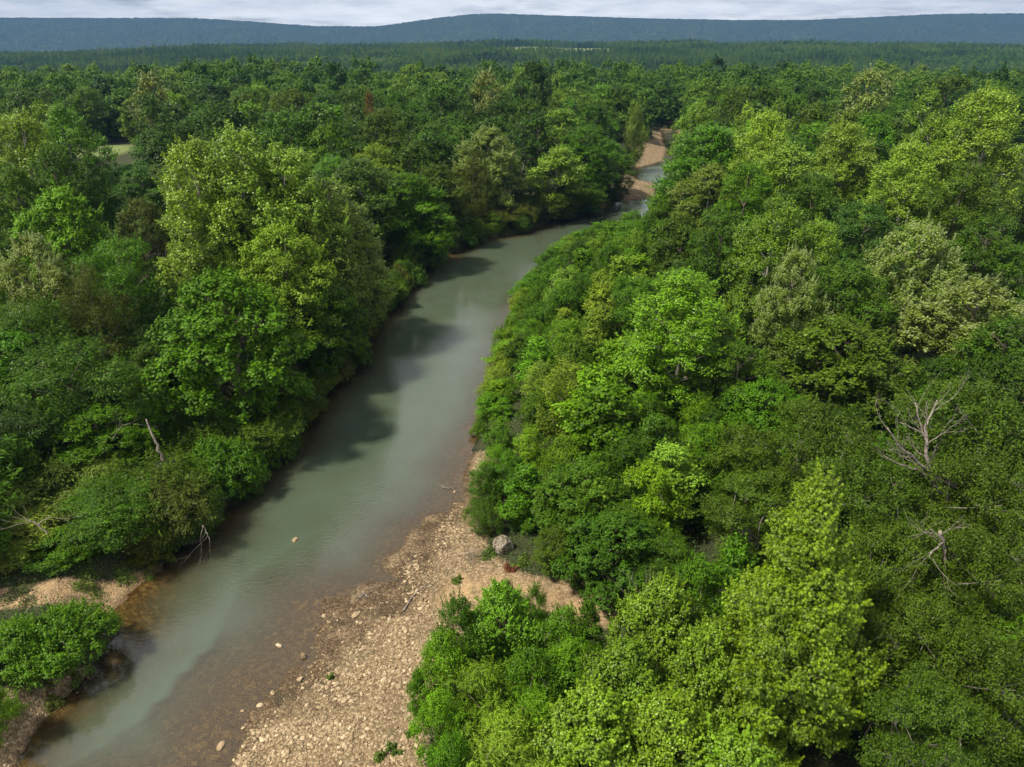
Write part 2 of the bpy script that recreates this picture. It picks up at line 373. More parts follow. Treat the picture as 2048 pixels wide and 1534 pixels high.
def mat_water():
    m = bpy.data.materials.new('creek_water'); nt, N, L = nodes_of(m)
    dep = attr(N, 'depth'); g = N.new('ShaderNodeNewGeometry'); pos = g.outputs['Position']
    n1 = noise(N, L, 0.35, 3, 0.5, pos)
    mp = N.new('ShaderNodeMapping'); mp.inputs['Scale'].default_value = (1.0, 2.4, 1.0); L.new(pos, mp.inputs[0])
    n2 = noise(N, L, 2.2, 3, 0.6, mp.outputs[0]); n3 = noise(N, L, 0.06, 2, 0.5, pos)
    rip = mth(N, L, 'MULTIPLY', n2, ramp(N, L, n3, [(0.42, (0.25,)), (0.62, (1.0,))]))
    nor = bump(N, L, rip, 0.45, 0.06)
    # clearness of the silty water: the bed shows only where it is shallow
    murk = mth(N, L, 'SUBTRACT', 1.0, mth(N, L, 'POWER', 2.718, mth(N, L, 'MULTIPLY', dep, -1.55)))
    murk = mth(N, L, 'MULTIPLY', murk, mth(N, L, 'MULTIPLY_ADD', n1, 0.3, 0.83), clamp=True)
    silt = mixrgb(N, L, murk, (0.075, 0.058, 0.026), (0.068, 0.100, 0.068))
    dif = N.new('ShaderNodeBsdfDiffuse'); L.new(silt, dif.inputs[0])
    trn = N.new('ShaderNodeBsdfTransparent'); trn.inputs[0].default_value = (0.88, 0.80, 0.60, 1)
    body = N.new('ShaderNodeMixShader'); L.new(murk, body.inputs[0]); L.new(trn.outputs[0], body.inputs[1]); L.new(dif.outputs[0], body.inputs[2])
    gl = N.new('ShaderNodeBsdfGlossy'); gl.inputs['Roughness'].default_value = 0.02; L.new(nor, gl.inputs['Normal']); gl.inputs[0].default_value = (1, 1, 1, 1)
    fr = N.new('ShaderNodeFresnel'); fr.inputs[0].default_value = 1.72; L.new(nor, fr.inputs['Normal'])
    top = N.new('ShaderNodeMixShader'); L.new(fr.outputs[0], top.inputs[0]); L.new(body.outputs[0], top.inputs[1]); L.new(gl.outputs[0], top.inputs[2])
    o = N.new('ShaderNodeOutputMaterial'); L.new(top.outputs[0], o.inputs[0])
    return m
M['water'] = mat_water()
def water_obj():
    ys = np.concatenate([np.arange(10, 70, 0.45), np.arange(70, 330, 1.1)]); xs = np.concatenate([np.arange(-30, 26, 0.5), np.arange(26, 90, 1.2)])
    X, Y = np.meshgrid(xs, ys)
    Z, D, _ = ground_z(X, Y, True)
    cx = (D[:-1, :-1]+D[1:, 1:])/2; zc = np.minimum.reduce([Z[:-1, :-1], Z[1:, 1:], Z[1:, :-1], Z[:-1, 1:]])
    keep = (cx < 4.0) & (zc < 0.05)
    o = mesh_obj('water', np.stack([X, Y, np.zeros_like(X)], -1).reshape(-1, 3), grid_faces(len(xs), len(ys), keep).ravel(), np.full(int(keep.sum()), 4), M['water'],
                 attrs={'depth': ('POINT', np.maximum(0, -Z).ravel())}, smooth_shade=True)
    o['kind'] = 'structure'
water_obj()

# far ridge ---------------------------------------------------------
RIDGE = [(-900,60),(-400,48),(0,38),(60,40),(200,35),(330,36),(500,36),(560,40),(640,47),(700,52),(800,53),(850,45),(900,36),(960,28),(1000,27),(1100,31),(1250,37),(1400,40),(1500,40),(1600,35),(1720,28),(1800,27),(2048,25),(2500,28),(3000,45)]
def hills_obj():
    Y0 = 8000.0
    u = np.linspace(-800, 2850, 1500); n = 90
    v = np.interp(u, [p[0] for p in RIDGE], [p[1] for p in RIDGE])
    dx, a, b = ray(u, v); crest = CAMZ + Y0/a*b
    t = np.linspace(0, 1.12, n); T, U = np.meshgrid(t, np.arange(len(u)), indexing='ij')
    yy = 5200 + (Y0-5200)*T
    X = (u[U.astype(int)]-1024)/F*yy*1.09
    prof = np.where(T < 1, 0.15*T+0.85*smooth(-0.1, 1.05, T), 1-(T-1)*1.5)
    Z = -5 + (crest[U.astype(int)]+5)*prof
    rel = smooth(0.97, 0.55, T)*smooth(0, 0.3, T)
    Z = Z + rel*120*(fbm(X/420, yy/800, 4, 41)-0.5)
    Z = Z + 11*(vnoise(X/11, yy/14, 50)-0.5) + 12*(fbm(X/30, yy/40, 2, 52)-0.5)
    o = mesh_obj('hills', np.stack([X, yy, Z], -1).reshape(-1, 3), grid_faces(len(u), n).ravel(), np.full((len(u)-1)*(n-1), 4), M['hill'], smooth_shade=False)
    o['kind'] = 'structure'
def mat_hill():
    m = bpy.data.materials.new('wooded_hillside'); nt, N, L = nodes_of(m)
    a = noise(N, L, 0.028, 4, 0.75); b = noise(N, L, 0.0026, 4, 0.6)
    c = ramp(N, L, a, [(0.36, (0.010, 0.022, 0.008)), (0.52, (0.035, 0.060, 0.018)), (0.66, (0.10, 0.125, 0.04))])
    c = mixrgb(N, L, ramp(N, L, b, [(0.4, (0.0,)), (0.62, (0.75,))]), c, (0.025, 0.045, 0.02))
    o = N.new('ShaderNodeOutputMaterial'); L.new(principled(N, L, c, 0.9, 0.1, bump(N, L, a, 1.0, 8.0)), o.inputs[0])
    return m
M['hill'] = mat_hill()
hills_obj()

# ------------------------------------------------------------------ foliage builders
STAR = np.array([[0, -.18], [.14, -.42], [.16, -.12], [.52, -.16], [.20, .06], [.34, .46], [.07, .20], [0, .62], [-.07, .20], [-.34, .46], [-.20, .06], [-.52, -.16], [-.16, -.12], [-.14, -.42]])
LOBED = np.array([[0, -.45], [.22, -.38], [.48, -.20], [.30, .02], [.42, .34], [.12, .30], [-.12, .30], [-.42, .34], [-.30, .02], [-.48, -.20], [-.22, -.38]])
KITE = np.array([[0, -.5], [.30, .02], [0, .5], [-.30, .02]])
def unit(v): return v/(np.linalg.norm(v, axis=-1, keepdims=True)+1e-9)
def rsph(rg, n): return unit(rg.normal(size=(n, 3)))

def leaves_mesh(name, rg, c, n, size, mat, shape=KITE, asp=1.0, var=None, tip=None, droop=None, parent=None, link=False):
    """c leaf centres, n leaf normals; every leaf is one small face"""
    k = len(c); n = unit(n)
    t = rg.normal(size=(k, 3))
    if droop is not None: t = t*0.5 + droop
    t = unit(t - (t*n).sum(1, keepdims=True)*n); b = np.cross(n, t)
    s = (size*rg.uniform(0.7, 1.3, k))[:, None, None]
    sh = shape
    off = sh[None, :, 1:2]*t[:, None, :] + sh[None, :, 0:1]*asp*b[:, None, :] - np.abs(sh[None, :, 0:1])*0.35*asp*n[:, None, :]
    v = (c[:, None, :] + off*s).reshape(-1, 3); m = len(sh)
    f = np.arange(k*m)
    va = rg.random(k) if var is None else np.clip(0.55*rg.random(k)+0.45*var, 0, 1)
    tp = np.zeros(k) if tip is None else tip
    return mesh_obj(name, v, f, np.full(k, m), mat, parent, attrs={'var': ('FACE', va), 'tip': ('FACE', tp)}, link=link)

PROF = {
 'round': lambda t: np.sqrt(np.clip(1-(2*np.abs(t-0.42)/1.16)**2.2, 0, 1)),
 'tall':  lambda t: np.clip(np.sin(np.pi*np.clip(t*0.86+0.10, 0, 1))**0.75, 0, 1),
 'cone':  lambda t: np.minimum(1.0, 1.62*np.clip(1.0-t, 0.005, 1)**0.92),
 'dome':  lambda t: np.sqrt(np.clip(1-t**2, 0, 1)),
 'spread': lambda t: np.clip(0.45+0.9*t-0.75*t**4, 0.05, 1),
 'flame': lambda t: np.clip(np.sin(np.pi*np.clip(t*0.8+0.16, 0, 1)), 0, 1)*np.where(t > 0.75, (1-t)*2.2+0.45, 1),
}
LIB = {}
def make_crown(key, seed, R, H, zb=0.18, prof='round', nl=16, lr=0.34, cpl=26, cr=0.55, lpc=50, leaf=0.24, shape=KITE, asp=1.0, up=0.75, droop=None, mat='leaf', core=0.55,
               trunk=True, r0=None, bk='bark', pale=0.25, lean=0.0, squash=0.75, stems=1, ptop=0.0, twig=3, hang=0.0, lz=1.0, sprig=0.3):
    rg = np.random.default_rng(seed)
    zb_m = zb*H; pf = PROF[prof]
    lobes = []
    g = 2.399963; ph0 = rg.uniform(0, 6.28)
    for i in range(nl):
        t = (i+0.5)/nl; t = np.clip(t + rg.uniform(-0.5, 0.5)/nl, 0.0, 0.99)
        rr = pf(np.array([t]))[0]*R
        rad = lr*R*rg.uniform(0.72, 1.28)*(0.45+0.55*min(1, rr/R*1.3))
        rp = max(0.0, rr - rad*0.85)*rg.uniform(0.75, 1.12)
        ph = ph0 + i*g + rg.uniform(-0.5, 0.5)
        lobes.append((rp*math.cos(ph), rp*math.sin(ph), zb_m + t*(H-zb_m-rad*0.85), rad))
    for t in np.linspace(0.12, 0.86, max(2, nl//6)):      # inner mass
        rr = pf(np.array([t]))[0]*R*core
        if rr > 0.15: lobes.append((rg.normal()*0.1*R, rg.normal()*0.1*R, zb_m+t*(H-zb_m), rr))
    if ptop: lobes.append((0, 0, H-ptop*0.7, ptop*0.5)); lobes.append((rg.normal()*.1, rg.normal()*.1, H-ptop*1.5, ptop*0.75))
    lobes = np.array(lobes)
    C = []; O = []; LI = []
    for i, (x, y, z, r) in enumerate(lobes):
        nn = max(5, int(cpl*(r/(lr*R))**1.6)); d = rsph(rg, nn)
        d[:, 2] = np.where(d[:, 2] < -0.35, -d[:, 2]*0.6, d[:, 2]); d = unit(d)
        p = np.array([x, y, z]) + d*r*rg.uniform(0.72, 1.08, (nn, 1))*np.array([1, 1, 0.92*lz])
        q = np.linalg.norm((p[:, None, :]-lobes[None, :, :3])*np.array([1, 1, 1/lz]), axis=2)/lobes[None, :, 3]; q[:, i] = 9
        ok = (q.min(1) > 0.72) & (p[:, 2] > zb_m*0.55)
        C.append(p[ok]); O.append(d[ok]); LI.append(np.full(ok.sum(), i))
    C = np.concatenate(C); O = np.concatenate(O); LI = np.concatenate(LI)
    n = len(C); cv = rg.random(n)
    lv = rg.random(len(lobes))
    K = rg.poisson(lpc, n); idx = np.repeat(np.arange(n), K); k = len(idx)
    d = rsph(rg, k); rad = rg.random(k)**0.55*np.where(rg.random(k) < 0.12, 1.45, 1.0)
    crs = cr*rg.uniform(0.7, 1.35, n)
    loc = d*rad[:, None]*crs[idx][:, None]*np.array([1, 1, squash])
    if sprig:
        sp_ = rg.random(n) < sprig; sdir = unit(O*0.8+np.array([0, 0, 0.75])+rsph(rg, n)*0.45); ln = crs*rg.uniform(1.2, 2.1, n)
        tt = rg.random(k); on = sp_[idx] & (rg.random(k) < 0.6)
        sl = sdir[idx]*(tt*ln[idx])[:, None] + d*(rg.random(k)**0.5*crs[idx]*(0.42*(1.08-tt)))[:, None]
        loc = np.where(on[:, None], sl, loc)
    if hang: loc[:, 2] -= hang*rg.random(k)*crs[idx]*(np.hypot(loc[:, 0], loc[:, 1])/crs[idx])
    P = C[idx]+loc
    nor = O[idx]*0.45 + d*0.55 + np.array([0, 0, up]) + rsph(rg, k)*0.65
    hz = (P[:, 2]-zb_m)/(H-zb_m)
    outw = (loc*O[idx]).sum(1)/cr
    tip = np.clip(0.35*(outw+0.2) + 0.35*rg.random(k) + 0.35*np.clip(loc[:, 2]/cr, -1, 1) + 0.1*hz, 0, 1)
    dr = None
    if droop is not None: dr = unit(np.c_[O[idx][:, :2], np.full(k, droop)])
    if lean: P[:, 0] += lean*(P[:, 2]/H)**1.5*H
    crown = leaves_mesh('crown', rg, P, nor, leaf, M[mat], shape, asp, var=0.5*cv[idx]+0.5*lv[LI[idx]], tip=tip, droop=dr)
    tb = Tubes()
    r0 = r0 or 0.028*H
    for s in range(stems):
        a = rg.uniform(0, 6.28); of = 0.0 if stems == 1 else 0.15*R
        zt = zb_m + 0.72*(H-zb_m); hts = np.linspace(-0.6, zt, 8)
        wob = np.cumsum(rg.normal(size=(8, 2))*0.022*H/3, 0)*(0.5 if stems == 1 else 1.0)
        tp = np.c_[of*math.cos(a)+wob[:, 0]+ (0 if stems == 1 else 1)*math.cos(a)*0.4*R*np.linspace(0, 1, 8)**1.2, of*math.sin(a)+wob[:, 1]+(0 if stems == 1 else 1)*math.sin(a)*0.4*R*np.linspace(0, 1, 8)**1.2, hts]
        if lean: tp[:, 0] += lean*np.clip(tp[:, 2]/H, 0, 1)**1.5*H
        rr = np.linspace(r0, r0*0.22, 8)/math.sqrt(stems); rr[0] *= 1.35
        tb.add(tp, rr, 7)
        for i, (x, y, z, r) in enumerate(lobes[:nl]):
            if i % stems != s: continue
            zs = max(zb_m*0.7, z - 0.55*math.hypot(x, y) - 0.3*r); j = np.argmin(abs(hts-zs)); p0 = tp[j]
            p1 = np.array([x + (lean*(max(z, 0)/H)**1.5*H if lean else 0), y, z+0.3*r]); mid = (p0+p1)/2 + np.array([0, 0, -0.08*np.linalg.norm(p1-p0)]) + rg.normal(size=3)*0.05*R
            tt = np.linspace(0, 1, 5)[:, None]; q = (1-tt)**2*p0+2*tt*(1-tt)*mid+tt**2*p1
            tb.add(q, np.linspace(r0*0.34, r0*0.09, 5), 5)
            own = np.where(LI == i)[0]
            for w in own[:twig]:
                pe = C[w].copy()
                if lean: pe[0] += lean*(max(pe[2], 0)/H)**1.5*H
                tb.add([q[3], (q[3]+pe)/2+rg.normal(size=3)*0.06*r, pe], [r0*0.12, r0*0.07, r0*0.03], 4, cap=False)
    tr = tb.build('trunk', M[bk])
    COL.objects.unlink(tr)
    LIB.setdefault(key, []).append((crown.data, tr.data, float(np.percentile(np.hypot(P[:, 0], P[:, 1]), 97)), float(np.percentile(P[:, 2], 99.8))))

# near trees
for s in (1, 2, 3): make_crown('sycamore', s, 5.0, 20, 0.10, 'tall', 28, 0.29, 46, 0.56, 52, 0.215, mat='leaf_gloss', bk='bark_pale', r0=0.34, up=0.55, lz=1.45, squash=0.9, sprig=0.35)
for s in (4, 5): make_crown('maple', s, 6.0, 12, 0.06, 'round', 26, 0.26, 38, 0.46, 54, 0.19, LOBED, up=0.85, r0=0.3)
for s in (6, 7, 8): make_crown('oak', s, 5.2, 15, 0.16, 'round', 22, 0.30, 36, 0.54, 50, 0.22, up=0.75, r0=0.3)
for s in (9, 10): make_crown('elm', s, 4.5, 10, 0.10, 'spread', 22, 0.28, 34, 0.55, 62, 0.15, up=0.5, r0=0.17, bk='bark_grey', twig=7, core=0.4, stems=3)
for s in (11, 12): make_crown('blossom', s, 5.0, 13, 0.12, 'round', 22, 0.29, 40, 0.46, 60, 0.19, mat='leaf_cream', up=0.8, r0=0.3)
for s in (13, 14, 15): make_crown('sapling', s, 1.7, 6, 0.04, 'flame', 14, 0.38, 22, 0.32, 38, 0.13, LOBED if s != 14 else KITE, up=0.6, r0=0.07, ptop=0.7, twig=1)
for s in (16, 17): make_crown('bushy', s, 2.2, 5, 0.03, 'round', 15, 0.35, 24, 0.36, 52, 0.125, up=0.7, r0=0.09, stems=2, twig=1)
for s in (18, 19): make_crown('shrub', s, 2.4, 2.6, 0.02, 'dome', 14, 0.33, 22, 0.34, 54, 0.12, up=0.8, r0=0.06, stems=3, twig=2)
for s in (20, 21): make_crown('spray', s, 3.6, 3.8, 0.06, 'spread', 22, 0.26, 20, 0.62, 46, 0.20, asp=0.42, up=1.0, squash=0.32, droop=-0.25, r0=0.09, stems=4, twig=3, bk='bark_grey', core=0.3)
for s in (22, 23): make_crown('mound', s, 2.8, 2.4, 0.0, 'dome', 18, 0.30, 26, 0.34, 56, 0.13, up=0.9, hang=0.5, r0=0.05, stems=3, twig=1)
for s in (24, 25): make_crown('willow', s, 1.7, 5, 0.03, 'flame', 14, 0.36, 18, 0.42, 60, 0.19, asp=0.32, up=0.3, squash=1.1, droop=0.3, r0=0.06, stems=2, twig=2)
make_crown('cedar', 26, 3.2, 9, 0.05, 'flame', 22, 0.30, 24, 0.5, 60, 0.20, asp=0.3, up=0.2, squash=0.9, droop=-0.5, r0=0.16, hang=0.6)
make_crown('sweetgum', 27, 3.7, 13, 0.02, 'cone', 56, 0.22, 46, 0.34, 42, 0.14, STAR, up=0.75, r0=0.22, ptop=0.8, core=0.62, mat='leaf_star', sprig=0.55)
for s in (28, 29): make_crown('tulip', s, 2.6, 6.5, 0.04, 'tall', 24, 0.31, 38, 0.32, 52, 0.115, LOBED, up=0.65, r0=0.12, ptop=0.5, mat='leaf_gloss', lz=1.25, sprig=0.5)
for s in (30, 31): make_crown('hackberry', s, 4.6, 11, 0.08, 'spread', 24, 0.27, 26, 0.75, 52, 0.24, asp=0.5, up=0.6, squash=0.45, droop=-0.35, r0=0.22, core=0.5)
make_crown('leaner', 32, 4.4, 13, 0.22, 'tall', 22, 0.31, 32, 0.58, 42, 0.27, mat='leaf_gloss', bk='bark_pale', r0=0.36, lean=0.16)
# middle distance
for s in (40, 41, 42): make_crown('mid_round', s, 5.0, 15, 0.10, 'round', 20, 0.31, 26, 0.66, 26, 0.36, up=0.7, r0=0.3, twig=0)
for s in (43, 44): make_crown('mid_tall', s, 4.0, 17, 0.08, 'tall', 22, 0.33, 26, 0.60, 26, 0.35, up=0.6, r0=0.3, twig=0, mat='leaf_gloss', bk='bark_pale', lz=1.35)
for s in (45, 46): make_crown('mid_spread', s, 5.4, 14, 0.14, 'spread', 20, 0.28, 24, 0.74, 26, 0.36, up=0.8, r0=0.3, twig=0, squash=0.55)
make_crown('mid_blossom', 47, 5.0, 14, 0.12, 'round', 18, 0.31, 22, 0.66, 22, 0.42, up=0.8, mat='leaf_cream', r0=0.3, twig=0)
# far wood
for s in (60, 61, 62): make_crown('far', s, 5.4, 14, 0.05, 'round', 14, 0.36, 13, 0.85, 20, 0.62, up=0.7, r0=0.3, twig=0, mat='leaf_forest')
for s in (63, 64): make_crown('far', s, 4.2, 17, 0.05, 'round', 15, 0.34, 13, 0.8, 20, 0.6, up=0.6, r0=0.3, twig=0, mat='leaf_forest')
for s in (65, 66): make_crown('pine', s, 3.4, 19, 0.08, 'cone', 14, 0.36, 8, 0.9, 12, 0.85, up=0.3, r0=0.25, twig=0, mat='leaf_forest', asp=0.6)

# ------------------------------------------------------------------ placing the trees
PAL = {'vivid': ((0.056, 0.138, 0.008), 'vivid green'), 'mid': ((0.045, 0.103, 0.011), 'mid-green'), 'dark': ((0.025, 0.062, 0.008), 'dark green'), 'olive': ((0.053, 0.101, 0.014), 'olive-green'),
       'yellow': ((0.092, 0.168, 0.016), 'yellow-green'), 'lime': ((0.090, 0.195, 0.012), 'lime-green'), 'pale': ((0.128, 0.215, 0.034), 'pale green'), 'grey': ((0.115, 0.175, 0.050), 'grey-green'),
       'blue': ((0.046, 0.108, 0.026), 'bluish green'), 'brown': ((0.068, 0.092, 0.022), 'brownish green'), 'star': ((0.076, 0.150, 0.010), 'bright green'), 'rust': ((0.10, 0.064, 0.022), 'rust-brown'), 'tan': ((0.115, 0.145, 0.04), 'tan-topped')}
PLACED = []       # x, y, radius, height, label noun, colour word, object
RNG = random.Random(11)
CNT = {}
def place(key, x, y, h, r, colr, name='tree', label=None, cat='tree', group=None, rz=None, z=None, tilt=0.0, jit=0.10):
    lib = LIB[key]; CNT[key] = CNT.get(key, -1)+1
    cm, tm, R, H = lib[CNT[key] % len(lib)]
    zg = gz(x, y) if z is None else z
    o = empty(name, (x, y, zg-0.1), RNG.uniform(0, 6.28) if rz is None else rz)
    sc = (r/R, r/R, h/H)
    c = PAL[colr][0]; c = (c[0]*1.10, c[1]*1.04, c[2]*0.50); f = RNG.uniform(1-jit, 1+jit); hu = RNG.uniform(-jit, jit)*0.6
    c = (c[0]*f*(1+hu), c[1]*f, c[2]*f*(1-hu), 1)
    for nm, me in (('crown', cm), ('trunk', tm)):
        q = bpy.data.objects.new(nm, me); COL.objects.link(q); q.parent = o; q.scale = sc; q.color = c
    if tilt: o.rotation_euler = (tilt*RNG.uniform(-1, 1), tilt*RNG.uniform(-1, 1), o.rotation_euler[2])
    tag(o, label, cat, group)
    PLACED.append(dict(x=x, y=y, r=r, h=h, z=zg, c=PAL[colr][1], o=o, key=key, label=label))
    return o
def hand(key, u, v, y, w, colr, label, name='tree', cat='tree', **k):
    x, zt = at_y(u, v, y); sgn = None; x0 = x
    for _ in range(40):                              # the foot stands on the bank, not in the creek
        d = float(river_sd(np.array([x]), np.array([y]))[0][0])
        if d > 0.7: break
        if sgn is None:
            dl = float(river_sd(np.array([x-0.3]), np.array([y]))[0][0]); sgn = -1 if dl > d else 1
        x += 0.3*sgn
    zg = gz(x, y); h = max(1.2, zt-zg+0.2); x = x if abs(x-x0) > 2.5 else x
    _, a, b = ray(u, v); dist = y/a
    return place(key, x, y, h, max(0.5, w*dist/F/2), colr, name, label, cat, **k)

